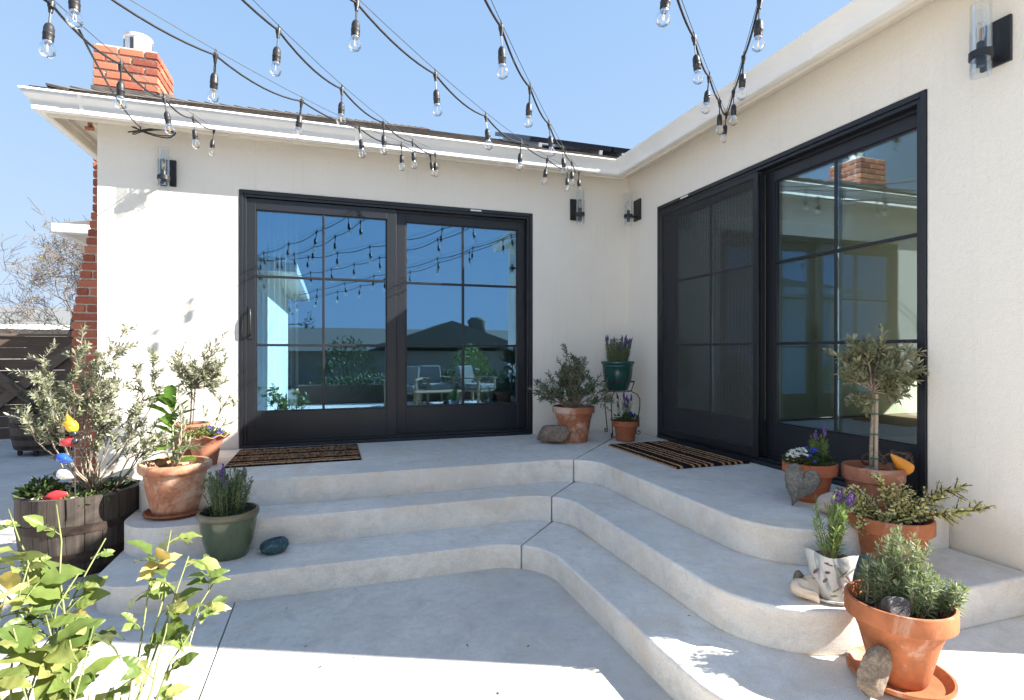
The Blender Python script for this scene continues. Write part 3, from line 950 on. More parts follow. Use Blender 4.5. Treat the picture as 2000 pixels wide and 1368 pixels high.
# shared meshes for socket, bulb and filament (origin at the cable)
mb = MB()
mb.lathe([(.0, -.196+.055), (.014, -.14), (.0155, -.135), (.0155, -.118), (.0165, -.117), (.0165, -.112), (.0155, -.111), (.0155, -.092), (.012, -.080), (.007, -.074), (.0, -.074)], 14)
mb.tube([(.002, 0, -.03), (.003, 0, -.055), (.002, 0, -.076)], .0026, 5); mb.tube([(-.002, 0, -.03), (-.003, 0, -.055), (-.002, 0, -.076)], .0026, 5)
mb.lathe([(.0, -.034), (.006, -.032), (.0075, -.018), (.011, -.006), (.011, .006), (.006, .009), (.0, .009)], 10)
mb.tube([(0, 0, .006), (.004, 0, .018), (0, 0, .026), (-.004, 0, .018), (0, 0, .008)], .0022, 4)
sock_me = mb.mesh('socket', M['rubber'], True); sock_me.set_sharp_from_angle(angle=R(50))
mb = MB()
mb.lathe([(.0125, -.138), (.0135, -.142), (.0165, -.149), (.0225, -.160), (.0245, -.171), (.0230, -.182), (.0170, -.191), (.008, -.196), (.0, -.197)], 18)
mb.f = [f for f in mb.f if len(f) == 4]
bulb_me = mb.mesh('bulb', M['bulb'], True)
mb = MB(); mb.lathe([(.0, -.137), (.0045, -.137), (.0025, -.150), (.001, -.155)], 8); mb.tube([(-.003, 0, -.148), (-.005, 0, -.172), (0, 0, -.178), (.005, 0, -.172), (.003, 0, -.148)], .0011, 4)
fil_me = mb.mesh('filament', M['filament'])
mb = MB(); mb.lathe([(.0128, -.134), (.0128, -.146), (.010, -.147)], 12); 
collar_me = mb.mesh('bulb_collar', M['brass'])
sr = random.Random(21)
STR = [
 ('string of lights ending above the left sconce under the chimney', (-3.615,-.2,2.873), -91.7, -15.3, .62, .026, 4.25),
 ('string of lights crossing from the top left to the middle of the left gutter', (-1.992,-.2,2.876), -123.1, -13.7, .57, .032, 5.1),
 ('string of lights just right of it, ending at the same point above the left door', (-1.945,-.2,2.882), -115.6, -14.3, .68, .040, 4.9),
 ('long string of lights sweeping from the top centre to the corner sconce', (-.684,-.2,2.86), -129.1, -11.7, .22, .029, 5.5),
 ('steep string of lights ending at the corner above the left wing sconce', (-.628,-.2,2.866), -121.1, -11.1, .59, .022, 5.4),
 ('left string of the V hanging from the right wing gutter', (-.2,-1.651,2.853), -133.9, -11.8, .46, .012, 4.7),
 ('right string of the V hanging from the right wing gutter', (-.2,-1.656,2.851), -125.9, -11.3, .64, .013, 5.9),
]
for lbl, A, az, el, s0, c, smax in STR:
    st = thing('string_light', lbl, 'string light', A, 0, 'string lights over the patio')
    A_ = Vector(A)
    P = lambda s: strand_pt(A, az, el, c, s)-A_
    ss = [] if s0 in (.22, .46) else [.03 if s0 != .68 else .05]
    s = s0
    while s < smax-.2: ss.append(s); s += SPC
    knots = [0.0]+[q for q in ss if q > .1]+[smax]
    pts = [Vector((0, 0, .012))]
    for a, b in zip(knots[:-1], knots[1:]):
        pa, pb = P(a), P(b)
        sag = .028*(b-a)/SPC*sr.uniform(.6, 1.3)
        for k in range(1, 9):
            u = k/8
            pts.append(pa.lerp(pb, u)-Vector((0, 0, sag*4*u*(1-u))))
    mb = MB(); mb.tube(pts, .0048, 6); mb.build('cable', M['rubber'], st, smooth='all')
    mb = MB(); mb.tube([P(smax*k/16)+Vector((0, 0, .021)) for k in range(17)], .0016, 4); mb.build('guy_wire', M['wire'], st)
    mb = MB(); mb.tube([(0, .02, .06), (0, 0, .03), (.012, -.01, .012), (0, -.015, 0), (-.012, -.01, .012), (0, 0, .03)], .0035, 5); mb.tube([(-.02, 0, .01), (.03, .01, .0)], .006, 5); mb.build('hook', M['black'], st)
    for s in ss:
        rot = (R(sr.gauss(0, 5)), R(sr.gauss(0, 5)), R(az)+sr.uniform(-.6, .6))
        so = link('socket', sock_me, st, P(s), rot)
        bo = link('bulb', bulb_me, so)
        link('filament', fil_me, so); link('bulb_collar', collar_me, so)
# lead cord that drops from the leftmost string to a coil under the eave
mb = MB()
a = strand_pt(STR[0][1], STR[0][2], STR[0][3], STR[0][5], 2.25)
b = Vector((-4.10, -.18, 2.84))
mb.tube([a.lerp(b, k/12)-Vector((0, 0, .05*4*(k/12)*(1-k/12))) for k in range(13)]+[b+Vector((.0, .0, -.02))], .0045, 6)
cc = Vector((-4.05, -.15, 2.845))
lp = []
for k in range(60):
    th = k/60*2*math.pi*3.5
    lp.append(cc+Vector((.14*math.cos(th)*(1-.1*math.sin(k))+.02, .02*math.sin(th*.7), .028*math.sin(th*1.5)-.02)))
mb.tube(lp, .0042, 5)
props(mb.build('lead_cord', M['rubber'], None, smooth='all'), 'black lead cord coiled under the eave above the left sconce', 'cord')

# small security light with loose cables under the left eave
fx = thing('eave_light_box', 'small brown light fixture with loose pale cables under the left eave corner', 'light fixture', (-4.50, .10, 2.87))
mb = MB(); mb.box(-.014, .014, -.014, .014, .03, .055); mb.tube([(0, 0, .035), (0, -.012, .015)], .007, 8); mb.obox((.0, -.02, .008), (1, 0, 0), (0, .8, -.6), (0, .6, .8), .028, .012, .007); mb.build('lamp_head', M['tc_dark'], fx)
mb = MB(); mb.tube([(.012, 0, .04), (.05, .12, .0), (.055, .30, -.03), (.06, .5, -.10)], .007, 6); mb.tube([(.0, .02, .02), (.03, .2, -.02), (.05, .35, -.02), (.065, .5, -.02)], .007, 6); mb.build('cable', M['trim'], fx, smooth='all')

# ------------------------------------------------------------------ doormats
def doormat(lbl, x0, x1, y0, y1, rot):
    cx_, cy_ = (x0+x1)/2, (y0+y1)/2
    lx, ly = (x1-x0, y1-y0) if not rot else (y1-y0, x1-x0)
    o_rng = random.Random(5)
    nx, ny = 90, 64
    mb = MB(); vs = []
    for j in range(ny+1):
        for i in range(nx+1):
            x = -lx/2+lx*i/nx; y = -ly/2+ly*j/ny
            e = min(1, min(i, nx-i)/1.2, min(j, ny-j)/1.2)
            vs.append((x+o_rng.uniform(-.002, .002), y+o_rng.uniform(-.002, .002), .004+.013*e+o_rng.uniform(-.0025, .0025)))
    fs = [(j*(nx+1)+i, j*(nx+1)+i+1, (j+1)*(nx+1)+i+1, (j+1)*(nx+1)+i) for j in range(ny) for i in range(nx)]
    mb.add(vs, fs); mb.box(-lx/2+.002, lx/2-.002, -ly/2+.002, ly/2-.002, 0, .006)
    o = mb.build('doormat', M['mat'])
    o.location = (cx_, cy_, H3+.001); o.rotation_euler = (0, 0, -math.pi/2 if rot else 0)
    props(o, lbl, 'doormat', 'striped doormats')
doormat('striped black and tan doormat in front of the left sliding door', -3.46, -2.585, -.77, -.14, False)
doormat('striped black and tan doormat in front of the screened right door', -.655, -.065, -1.735, -.80, True)

# ------------------------------------------------------------------ plant toolkit
def frame(d):
    d = d.normalized(); s = d.cross(Vector((0, 0, 1)))
    if s.length < 1e-3: s = Vector((1, 0, 0))
    s.normalize(); return d, s, s.cross(d).normalized()

def leaf(mb, p, d, n, L, W, shape='lance', curl=0.0):
    """one small leaf: base p, direction d, face normal about n"""
    d = d.normalized(); s = d.cross(n)
    if s.length < 1e-4: s = d.orthogonal()
    s.normalize(); n = s.cross(d)
    if shape == 'needle':
        m = p+d*L*.5
        mb.add([p, m+s*W/2, p+d*L-n*curl*L, m-s*W/2], [(0,1,2,3)]); return
    if shape == 'lance':
        a = p+d*L*.36+n*W*.10; b = p+d*L*.74-n*curl*L*.4
        mb.add([p, a+s*W*.5, a-s*W*.5, b+s*W*.36, b-s*W*.36, p+d*L-n*curl*L], [(0,1,2),(1,3,4,2),(3,5,4)]); return
    if shape == 'round':
        a = p+d*L*.3; b = p+d*L*.75; 
        mb.add([p, a+s*W*.48, a-s*W*.48, b+s*W*.42, b-s*W*.42, p+d*L], [(0,1,2),(1,3,4,2),(3,5,4)]); return

def stem_path(p0, p1, n=6, bow=0.0, wob=0.0, rg=RNG):
    p0 = Vector(p0); p1 = Vector(p1); out = []
    L = (p1-p0).length
    off = Vector((rg.uniform(-1, 1), rg.uniform(-1, 1), 0))*bow*L
    for i in range(n+1):
        u = i/n
        p = p0.lerp(p1, u)+off*(4*u*(1-u))+Vector((0, 0, bow*L*.6*4*u*(1-u)))
        if 0 < i < n: p += Vector((rg.uniform(-1, 1), rg.uniform(-1, 1), rg.uniform(-1, 1)))*wob*L
        out.append(p)
    return out

def along(path, u):
    f = u*(len(path)-1); i = min(int(f), len(path)-2); t = f-i
    return path[i].lerp(path[i+1], t), (path[i+1]-path[i]).normalized()

def leaves_on(mb, path, n, L, W, ang=50, start=.15, shape='lance', jit=.35, rg=RNG, taper=.3, curl=.0, end=1.0, pairs=True):
    g = rg.uniform(0, 6.28)
    for k in range(n):
        u = start+(end-start)*(k+rg.random()*.5)/n
        p, t = along(path, min(u, .999))
        t, s, b = frame(t)
        if pairs: phi = g+(k//2)*1.57+(k % 2)*math.pi
        else: phi = g+k*2.4
        phi += rg.uniform(-.4, .4)
        rad = s*math.cos(phi)+b*math.sin(phi)
        a = R(ang*rg.uniform(1-jit, 1+jit))
        d = t*math.cos(a)+rad*math.sin(a)
        nr = t*math.sin(a)-rad*math.cos(a)
        nr = nr+Vector((rg.uniform(-.4, .4), rg.uniform(-.4, .4), rg.uniform(-.4, .4)))
        q = (1-taper*u)*rg.uniform(.75, 1.2)
        leaf(mb, p, d, nr, L*q, W*q, shape, curl*rg.uniform(-.5, 1.5))

def stuff(o): o['kind'] = 'stuff'; return o

def pot_mesh(rr_, rb, h, rim_h, rim_o, wall=.012, segs=40, fn=None, lip=.004, belly=0.0, foot=False):
    """turned pot: outer wall, rolled rim, inner wall down to the soil"""
    hr = h-rim_h
    rn = rb+(rr_-rim_o-rb)*(hr/h)**.9
    prof = [(rb*.55, 0.0), (rb-.004, 0.0), (rb, .005)]
    if foot: prof += [(rb+.006, .02), (rb-.002, .03)]
    for k in range(1, 7):
        u = k/7
        prof.append((rb+(rn-rb)*u+belly*math.sin(math.pi*u), hr*u))
    prof += [(rn, hr-.002)]
    if rim_o > .001: prof += [(rr_-.004, hr), (rr_, hr+lip)]
    prof += [(rr_, h-.007), (rr_-.003, h-.002), (rr_-.008, h), (rr_-wall, h-.003), (rr_-wall-.004, h-.025), (rr_-wall-.012, h*.72), (rr_-wall-.03, h*.55)]
    mb = MB(); mb.lathe(prof, segs, fn=fn)
    return mb

def soil(parent, r, z, mat='soil', wob=.008):
    mb = MB(); mb.disc((0, 0, z), r, 22, wob)
    rg = random.Random(int(r*9999))
    for k in range(60):
        a = rg.uniform(0, 6.28); q = r*math.sqrt(rg.random())*.96
        s = rg.uniform(.003, .009)
        mb.sphere((q*math.cos(a), q*math.sin(a), z+.003), s, s*rg.uniform(.6, 1), s*.6, 5, 3)
    return mb.build('soil', M[mat], parent, smooth='all')

def saucer(name, lbl, loc, r, h=.028, mat='tc_plain'):
    mb = MB(); mb.lathe([(r*.80, 0), (r*.84, .0), (r*.98, h*.55), (r, h*.62), (r, h), (r-.008, h), (r*.86, h*.42), (r*.8, h*.35), (0, h*.32)], 44)
    o = mb.build(name, M[mat], None, smooth=40); o.location = loc
    return props(o, lbl, 'saucer')

def lavender(parent, base, n, h, spread, leafL, leafW, mat, flowers=0, fmat='purple', seed=0, per=26, ang=42, stemmat='stem_green', rad=.03, upright=.5):
    rg = random.Random(seed); st = MB(); lf = MB(); fw = MB()
    base = Vector(base)
    for k in range(n):
        a = rg.uniform(0, 6.28); q = math.sqrt(rg.random())
        p0 = base+Vector((math.cos(a)*q*rad, math.sin(a)*q*rad, 0))
        hh = h*rg.uniform(.62, 1.05)*(1-.25*q*(1-upright))
        p1 = base+Vector((math.cos(a)*q*spread, math.sin(a)*q*spread, hh))
        path = stem_path(p0, p1, 6, .06, .015, rg)
        st.tube(path, [.0022*(1-.5*i/6) for i in range(7)], 4)
        leaves_on(lf, path, per, leafL, leafW, ang, .12, 'needle', .4, rg, .25, .15, 1.0, False)
        t = (path[-1]-path[-2]).normalized()
        for j in range(5):
            d = t+Vector((rg.uniform(-.5, .5), rg.uniform(-.5, .5), rg.uniform(-.2, .3)))
            leaf(lf, path[-1], d, Vector((rg.uniform(-1, 1), rg.uniform(-1, 1), .3)), leafL*.8, leafW, 'needle')
        if k < flowers:
            q0 = path[-1]; q1 = q0+t*rg.uniform(.006, .028)*h/.25
            st.tube([q0, q1], .0013, 4)
            for j in range(16):
                u = j/16
                p = q1.lerp(q1+t*.034, u); aa = j*2.4
                s = .0075*(1-.4*u)
                fw.sphere(p+Vector((math.cos(aa), math.sin(aa), 0))*.0055, s*.75, s*.75, s, 5, 4)
            for j in range(3):
                leaf(fw, q1+t*.034, t+Vector((rg.uniform(-.5, .5), rg.uniform(-.5, .5), 0)), Vector((rg.uniform(-1, 1), rg.uniform(-1, 1), 0)), .018, .008, 'round')
    st.build('stem', M[stemmat], parent, kind='stuff')
    stuff(lf.build('foliage', M[mat], parent))
    if fw.v: stuff(fw.build('flower', M[fmat], parent, smooth='all'))

def mound(parent, c, rx, ry, h, n, L, W, mat, seed=0, flowers=None):
    rg = random.Random(seed); lf = MB()
    for k in range(n):
        a = rg.uniform(0, 6.28); q = math.sqrt(rg.random()); u = rg.random()**.5
        p = Vector((c[0]+rx*q*math.cos(a), c[1]+ry*q*math.sin(a), c[2]+h*u*math.sqrt(max(0, 1-q*q*.8))))
        d = Vector((math.cos(a)*q, math.sin(a)*q, rg.uniform(.1, 1.1)))+Vector((rg.uniform(-.6, .6), rg.uniform(-.6, .6), rg.uniform(-.3, .3)))
        leaf(lf, p, d, Vector((rg.uniform(-.6, .6), rg.uniform(-.6, .6), 1)), L*rg.uniform(.6, 1.2), W*rg.uniform(.7, 1.2), 'lance')
    stuff(lf.build('foliage', M[mat], parent))
    for (fm, fx_, fy_, fr_, cnt) in (flowers or []):
        fw = MB()
        for k in range(cnt):
            a = rg.uniform(0, 6.28); q = fr_*math.sqrt(rg.random())
            dx, dy = fx_+q*math.cos(a), fy_+q*math.sin(a)
            e = min(1, ((dx/rx)**2+(dy/ry)**2)*.7)
            p = Vector((c[0]+dx, c[1]+dy, c[2]+h*math.sqrt(max(.05, 1-e))+rg.uniform(0, .018)))
            nd = Vector((rg.uniform(-.5, .5), rg.uniform(-.9, .1), 1)).normalized(); t_, s_, b_ = frame(nd)
            for j in range(5):
                aa = j*1.2566+k
                leaf(fw, p, s_*math.cos(aa)+b_*math.sin(aa)+nd*.25, nd, .0095, .0085, 'round')
        stuff(fw.build('flower', M[fm], parent))

def shrub(parent, base, tips, sub, leafn, L, W, mat, bark, seed=0, r0=.008, subL=.10, ang=48, wob=.02, bow=.06, shape='lance', start=.35, jit=.4):
    """branches from base to each tip, side twigs, leaves on the twigs"""
    rg = random.Random(seed); st = MB(); lf = MB()
    base = Vector(base)
    for tp in tips:
        tp = Vector(tp)
        path = stem_path(base, tp, 8, bow, wob, rg)
        st.tube(path, [r0*(1-.8*i/8)+.0008 for i in range(9)], 5)
        leaves_on(lf, path, leafn, L, W, ang, .72, shape, jit, rg, .1)
        for k in range(sub):
            u = start+(1-start)*(k+rg.random())/sub
            p, t = along(path, min(.98, u)); t, s, b = frame(t)
            a = rg.uniform(0, 6.28); f = rg.uniform(.35, .95)
            d = (t*f+(s*math.cos(a)+b*math.sin(a))*(1-f*.4)+Vector((0, 0, .3))).normalized()
            e = p+d*subL*rg.uniform(.6, 1.25)
            tw = stem_path(p, e, 4, .08, .02, rg)
            st.tube(tw, [.0022, .002, .0016, .0012, .0008], 4)
            leaves_on(lf, tw, leafn, L, W, ang, .12, shape, jit, rg, .2)
    st.build('branch', M[bark], parent, smooth='all', kind='stuff')
    stuff(lf.build('foliage', M[mat], parent))

def rock(name, lbl, loc, size, mat, seed, rot=(0, 0, 0), cuts=6, rough=.16, cat='rock', fine=.04):
    b = bmesh.new(); bmesh.ops.create_icosphere(b, subdivisions=4, radius=1.0)
    rg = random.Random(seed)
    planes = []
    for k in range(cuts):
        n = Vector((rg.gauss(0, 1), rg.gauss(0, 1), rg.gauss(0, 1))).normalized(); planes.append((n, rg.uniform(.42, .8)))
    off = Vector((seed*3.1, seed*1.7, seed))
    for v in b.verts:
        p = v.co.copy()
        p *= 1+rough*noise.noise(p*1.3+off)*1.6
        for n, d in planes:
            e = p.dot(n)-d
            if e > 0: p -= n*e*.96
        p *= 1+fine*noise.noise(p*5+off)+fine*.5*noise.noise(p*12+off)
        v.co = Vector((p.x*size[0], p.y*size[1], p.z*size[2]))
    bmesh.ops.rotate(b, verts=b.verts, cent=(0, 0, 0), matrix=(Matrix.Rotation(rot[2], 3, 'Z') @ Matrix.Rotation(rot[1], 3, 'Y') @ Matrix.Rotation(rot[0], 3, 'X')))
    zm = min(v.co.z for v in b.verts)
    for v in b.verts: v.co.z -= zm
    me = bpy.data.meshes.new(name); b.to_mesh(me); b.free(); me.materials.append(M[mat])
    me.polygons.foreach_set('use_smooth', [True]*len(me.polygons))
    o = link(name, me, None, loc)
    return props(o, lbl, cat)

def heart_rock(name, lbl, loc, w, h, th, mat, seed, tilt, lean, rz, rough=.07, cat='rock'):
    b = bmesh.new(); bmesh.ops.create_icosphere(b, subdivisions=5, radius=1.0)
    off = Vector((seed, seed*2, 0))
    for v in b.verts:
        p = v.co.copy(); t = math.atan2(p.x, p.z); q = min(1, math.sqrt(p.x*p.x+p.z*p.z))
        hx = 16*math.sin(t)**3/16; hz = (13*math.cos(t)-5*math.cos(2*t)-2*math.cos(3*t)-math.cos(4*t))/16
        k = 1+rough*noise.noise(p*2.2+off)*1.4
        yy = (abs(p.y)**.7)*(1 if p.y > 0 else -1)*th/2
        q = q**.55
        v.co = Vector((hx*q*w/2*k, yy*(1+.25*noise.noise(p*3+off)), hz*q*h/2*k))
        v.co += v.co.normalized()*(.05*w*rough*6*noise.noise(p*9+off)+.02*w*rough*8*noise.noise(p*20+off))
    mt = Matrix.Rotation(rz, 3, 'Z') @ Matrix.Rotation(lean, 3, 'X') @ Matrix.Rotation(tilt, 3, 'Y')
    bmesh.ops.rotate(b, verts=b.verts, cent=(0, 0, 0), matrix=mt)
    zm = min(v.co.z for v in b.verts)
    for v in b.verts: v.co.z -= zm
    me = bpy.data.meshes.new(name); b.to_mesh(me); b.free(); me.materials.append(M[mat])
    me.polygons.foreach_set('use_smooth', [True]*len(me.polygons))
    o = link(name, me, None, loc)
    return props(o, lbl, cat)

# ------------------------------------------------------------------ pots by the corner
t = thing('potted_olive_shrub', 'terracotta pot with chalky bloom holding a dense dark olive shrub beside the corner rock', 'potted plant', (-.815, -.487, H3), YAW)
pot_mesh(.180, .118, .302, .055, .018).build('pot', M['tc_mid'], t, smooth=35); soil(t, .158, .26)
rg = random.Random(31)
tips = []
for k in range(26):
    a = rg.uniform(0, 6.28); q = math.sqrt(rg.random())
    tips.append((.27*q*math.cos(a)-.01, .20*q*math.sin(a), .36+.36*(1-q*q*.8)*rg.uniform(.75, 1.08)-.06*q))
tips += [(-.30, -.05, .42), (-.33, .0, .47), (.30, -.05, .36), (.27, .02, .44), (-.06, 0, .76), (.10, .02, .66)]
shrub(t, (0, 0, .26), tips, 5, 16, .046, .013, 'lf_olive', 'bark_grey', 32, .007, .09, 46)

rock('rock', 'brown grey rock leaning on the olive shrub pot in the corner', (-1.035, -.55, H3), (.155, .085, .105), 'rock_tan', 14, (.2, -.35, YAW), 9, .2)

t = thing('plant_stand', 'thin wrought iron plant stand with scrolled feet in the wall corner', 'plant stand', (-.275, -.30, H3), YAW)
mb = MB()
def ring(mb, r, z, rad=.004): mb.tube([(r*math.cos(k/24*6.2832), r*math.sin(k/24*6.2832), z) for k in range(25)], rad, 5)
ring(mb, .145, .492); ring(mb, .115, .405); mb.build('ring', M['hoop'], t, smooth='all')
for k in range(3):
    a = R(0+120*k); ca, sa = math.cos(a), math.sin(a)
    pr = [(.145, .492), (.135, .46), (.118, .41), (.125, .395), (.17, .375), (.195, .33), (.195, .26), (.175, .12), (.16, .03), (.165, .008), (.185, .004), (.20, .018), (.196, .036), (.182, .036), (.178, .026)]
    mb = MB(); mb.tube([(r*ca, r*sa, z) for r, z in pr], .0045, 6); mb.build('leg', M['hoop'], t, smooth='all')

t = thing('potted_lavender', 'dark teal glazed pot of lavender standing on the iron plant stand', 'potted plant', (-.285, -.30, H3+.410), YAW)
mb = MB(); mb.lathe([(.05, 0), (.088, 0), (.092, .006), (.108, .05), (.126, .11), (.134, .17), (.136, .215), (.141, .222), (.138, .235), (.148, .245), (.152, .258), (.148, .268), (.138, .266), (.132, .24), (.12, .2)], 44)
mb.build('pot', M['glaze_teal'], t, smooth=40); soil(t, .128, .235)
lavender(t, (0, 0, .235), 95, .235, .125, .032, .0058, 'lf_lavender', 16, 'purple', 41, 34, rad=.09)

t = thing('potted_flowers', 'small plain terracotta pot of lavender and white flowers below the plant stand', 'potted plant', (-.387, -.619, H3), YAW)
pot_mesh(.117, .076, .178, .050, .012).build('pot', M['tc_plain'], t, smooth=35); soil(t, .10, .15)
mound(t, (0, 0, .155), .11, .10, .085, 420, .028, .012, 'lf_dark', 51, [('white', -.065, -.03, .05, 26), ('blue', .05, -.03, .06, 9)])
lavender(t, (-.005, .02, .16), 20, .20, .06, .030, .0045, 'lf_lavender', 9, 'purple', 52, 22)

# ------------------------------------------------------------------ right-hand group
t = thing('potted_flowers', 'orange terracotta pot of white and blue flowers behind the heart shaped rock', 'potted plant', (-.430, -2.570, H3), YAW)
pot_mesh(.129, .080, .198, .060, .014, foot=True).build('pot', M['tc_red'], t, smooth=35); soil(t, .112, .165)
mound(t, (-.015, -.01, .17), .115, .10, .085, 520, .026, .012, 'lf_dark', 61, [('white', -.065, -.02, .052, 46), ('blue', .01, -.02, .035, 14), ('blue', -.02, -.07, .05, 5)])
lavender(t, (.065, .02, .17), 26, .155, .045, .032, .0042, 'lf_lav_bright', 2, 'purple', 62, 26)

heart_rock('heart_rock', 'large rough grey heart shaped rock leaning on the orange flower pot', (-.565, -2.640, H3-.004), .165, .225, .055, 'rock_grey', 5, R(20), R(-12), YAW-.25)

t = thing('potted_olive_tree', 'dusty terracotta pot holding a small staked olive standard by the right door', 'potted plant', (-.235, -2.765, H3), YAW)
pot_mesh(.136, .100, .205, .070, .010, belly=.006).build('pot', M['tc_dark'], t, smooth=35); soil(t, .118, .165)
mb = MB(); mb.tube([(-.004, .004, .15), (-.006, .002, .3), (.0, .0, .45), (.004, 0, .58), (.0, 0, .64)], [.010, .009, .008, .007, .004], 8); mb.build('trunk', M['bark_grey'], t, smooth='all')
mb = MB(); mb.tube([(.010, -.010, .15), (.012, -.010, .56)], .0085, 8); mb.build('stake', M['stake'], t, smooth=40)
for z in (.24, .36, .46, .53):
    mb = MB(); mb.lathe([(.018, -.004), (.020, 0), (.018, .004)], 12, (.005, -.004, z)); mb.tube([(.02, -.01, z), (.036, -.012, z-.004)], .003, 4); mb.build('plant_tie', M['tie'], t)
rg = random.Random(71); tips = []
for k in range(26):
    v = Vector((rg.gauss(0, 1), rg.gauss(0, 1), rg.gauss(0, 1))).normalized()*rg.uniform(.5, 1)
    tips.append((v.x*.185+.012, v.y*.15, .68+v.z*.125))
tips += [(.225, -.02, .69), (.19, .0, .77), (.235, .03, .66), (-.17, 0, .74), (-.155, -.03, .64), (-.10, 0, .82), (.05, 0, .84), (-.10, -.02, .53), (.11, -.02, .54), (-.05, -.03, .51)]
shrub(t, (.0, 0, .57), tips, 4, 15, .043, .0125, 'lf_olive_warm', 'bark_grey', 72, .0045, .075, 48, start=.45)

o = thing('orange_ornament', 'orange glazed ceramic cone lying in the olive tree pot', 'ornament', (-.212, -2.84, H3+.168), YAW)
mb = MB(); prof = [(.0, 0), (.030, .002), (.038, .012), (.034, .035), (.025, .068), (.014, .10), (.005, .122), (.0, .126)]
mb.lathe(prof, 20); b_ = mb.build('body', M['orange'], o, smooth=True); b_.rotation_euler = (R(5), R(-48), 0); b_.location = (.085, 0, .022)
rock('stone', 'small speckled grey stone lying in the olive tree pot', (-.305, -2.80, H3+.165), (.038, .03, .022), 'rock_grey', 3, cuts=3, cat='stone')
mb = MB(); lp = []
rg = random.Random(4)
for k in range(90):
    th = k*.42
    lp.append((.095*math.sin(th*.21)+.030*math.cos(th), .03*math.sin(th*.33)+.015*math.sin(th*.9), .030*math.sin(th)+.02+.008*math.sin(th*.5)))
mb.tube(lp, .0055, 6)
o = mb.build('rope_coil', M['rope'], None, smooth='all'); o.location = (-.085, -2.745, H3+.205); o.rotation_euler = (0, 0, YAW)
props(o, 'tangled brown rope coil draped on the rim of the olive tree pot', 'rope')

rock('stone', 'round pinkish stone on the platform behind the painted pot', (-.555, -2.80, H3-.002), (.062, .058, .055), 'rock_pink', 9, cuts=2, rough=.08, cat='stone', fine=.01)

t = thing('potted_jade', 'terracotta pot with spreading variegated jade bush on the middle step', 'potted plant', (-.475, -3.037, H2), YAW)
pot_mesh(.160, .112, .216, .062, .012).build('pot', M['tc_orange'], t, smooth=35); soil(t, .142, .175)
rg = random.Random(81); st = MB(); lf = MB()
def jade_branch(p0, p1, lvl):
    path = stem_path(p0, p1, 6, .05, .02, rg); L = (Vector(p1)-Vector(p0)).length
    st.tube(path, [(.0062 if lvl == 0 else .0035)*(1-.65*i/6) for i in range(7)], 5)
    n = int(L/.0085)
    for k in range(n):
        u = (.30 if lvl == 0 else .05)+(.95-(.30 if lvl == 0 else .05))*k/n; p, tt = along(path, u); tt, s, b = frame(tt)
        for j in range(rg.choice((1, 2, 2, 3))):
            a = rg.uniform(0, 6.28); d = s*math.cos(a)+b*math.sin(a)+tt*rg.uniform(-.1, .7)
            leaf(lf, p+d*.003, d, Vector((rg.uniform(-.7, .7), rg.uniform(-.7, .7), 1)), rg.uniform(.009, .015), rg.uniform(.009, .013), 'round')
        if lvl == 0 and k % 3 == 0 and u > .35:
            a = rg.uniform(0, 6.28); d = (s*math.cos(a)+b*math.sin(a)+tt*.5+Vector((0, 0, .35))).normalized()
            jade_branch(p, p+d*rg.uniform(.025, .075), 1)
bb = Vector((0, 0, .17))
for k in range(24):
    a = rg.uniform(0, 6.28); q = rg.uniform(.45, 1)
    jade_branch(bb+Vector((rg.uniform(-.03, .03), rg.uniform(-.03, .03), 0)), (q*.185*math.cos(a)-.03, q*.14*math.sin(a), rg.uniform(.22, .36)-.05*q), 0)
for tp in [(.40, -.04, .255), (.35, .02, .345), (.29, .03, .33), (.25, 0, .30), (-.235, 0, .335), (-.19, -.06, .185), (.27, -.04, .24), (-.06, 0, .40)]:
    jade_branch(bb, tp, 0)
st.build('branch', M['bark_dark'], t, smooth='all', kind='stuff'); stuff(lf.build('foliage', M['lf_jade'], t))

t = thing('potted_lavender', 'white ceramic pot painted with purple sprigs holding bright young lavender', 'potted plant', (-1.009, -3.211, H2+.012), YAW)
def wave_rim(r, z, a, i): return (r*(1+.02*math.sin(a*3+1)), z+(.006*math.sin(a*4+.6) if z > .14 else 0))
mb = MB(); mb.lathe([(.03, 0), (.054, 0), (.058, .004), (.066, .05), (.076, .11), (.0895, .168), (.0885, .172), (.0855, .168), (.073, .11), (.065, .08)], 44, fn=wave_rim)
pt = mb.build('pot', M['painted'], t, smooth=40)
# painted sprigs: thin petals of coloured slip laid on the pot wall
def on_pot(a, z, lift=.0012):
    r = .066+(z-.05)/(.168-.05)*(.0895-.066) if z > .05 else .058+(z/.05)*.008
    return Vector(((r+lift)*math.cos(a), (r+lift)*math.sin(a), z))
def sprig(a, z, L, W, tilt, mat, name):
    mb = MB(); n = 6; vs = []
    for i in range(n+1):
        u = i/n; w_ = W*math.sin(math.pi*(.12+.8*u))
        da = math.cos(tilt)*L*(u-.5)/.078; dz = math.sin(tilt)*L*(u-.5)
        oa = -math.sin(tilt)*w_/.078; oz = math.cos(tilt)*w_
        vs += [on_pot(a+da+oa, z+dz+oz), on_pot(a+da-oa, z+dz-oz)]
    mb.add(vs, [(2*i, 2*i+1, 2*i+3, 2*i+2) for i in range(n)])
    mb.build(name, mat, pt)
mv = m_plain('mauve_slip', (.13, .055, .085), .35, var=.4, scale=80); mg = m_plain('sage_slip', (.17, .18, .13), .35, var=.3, scale=80)
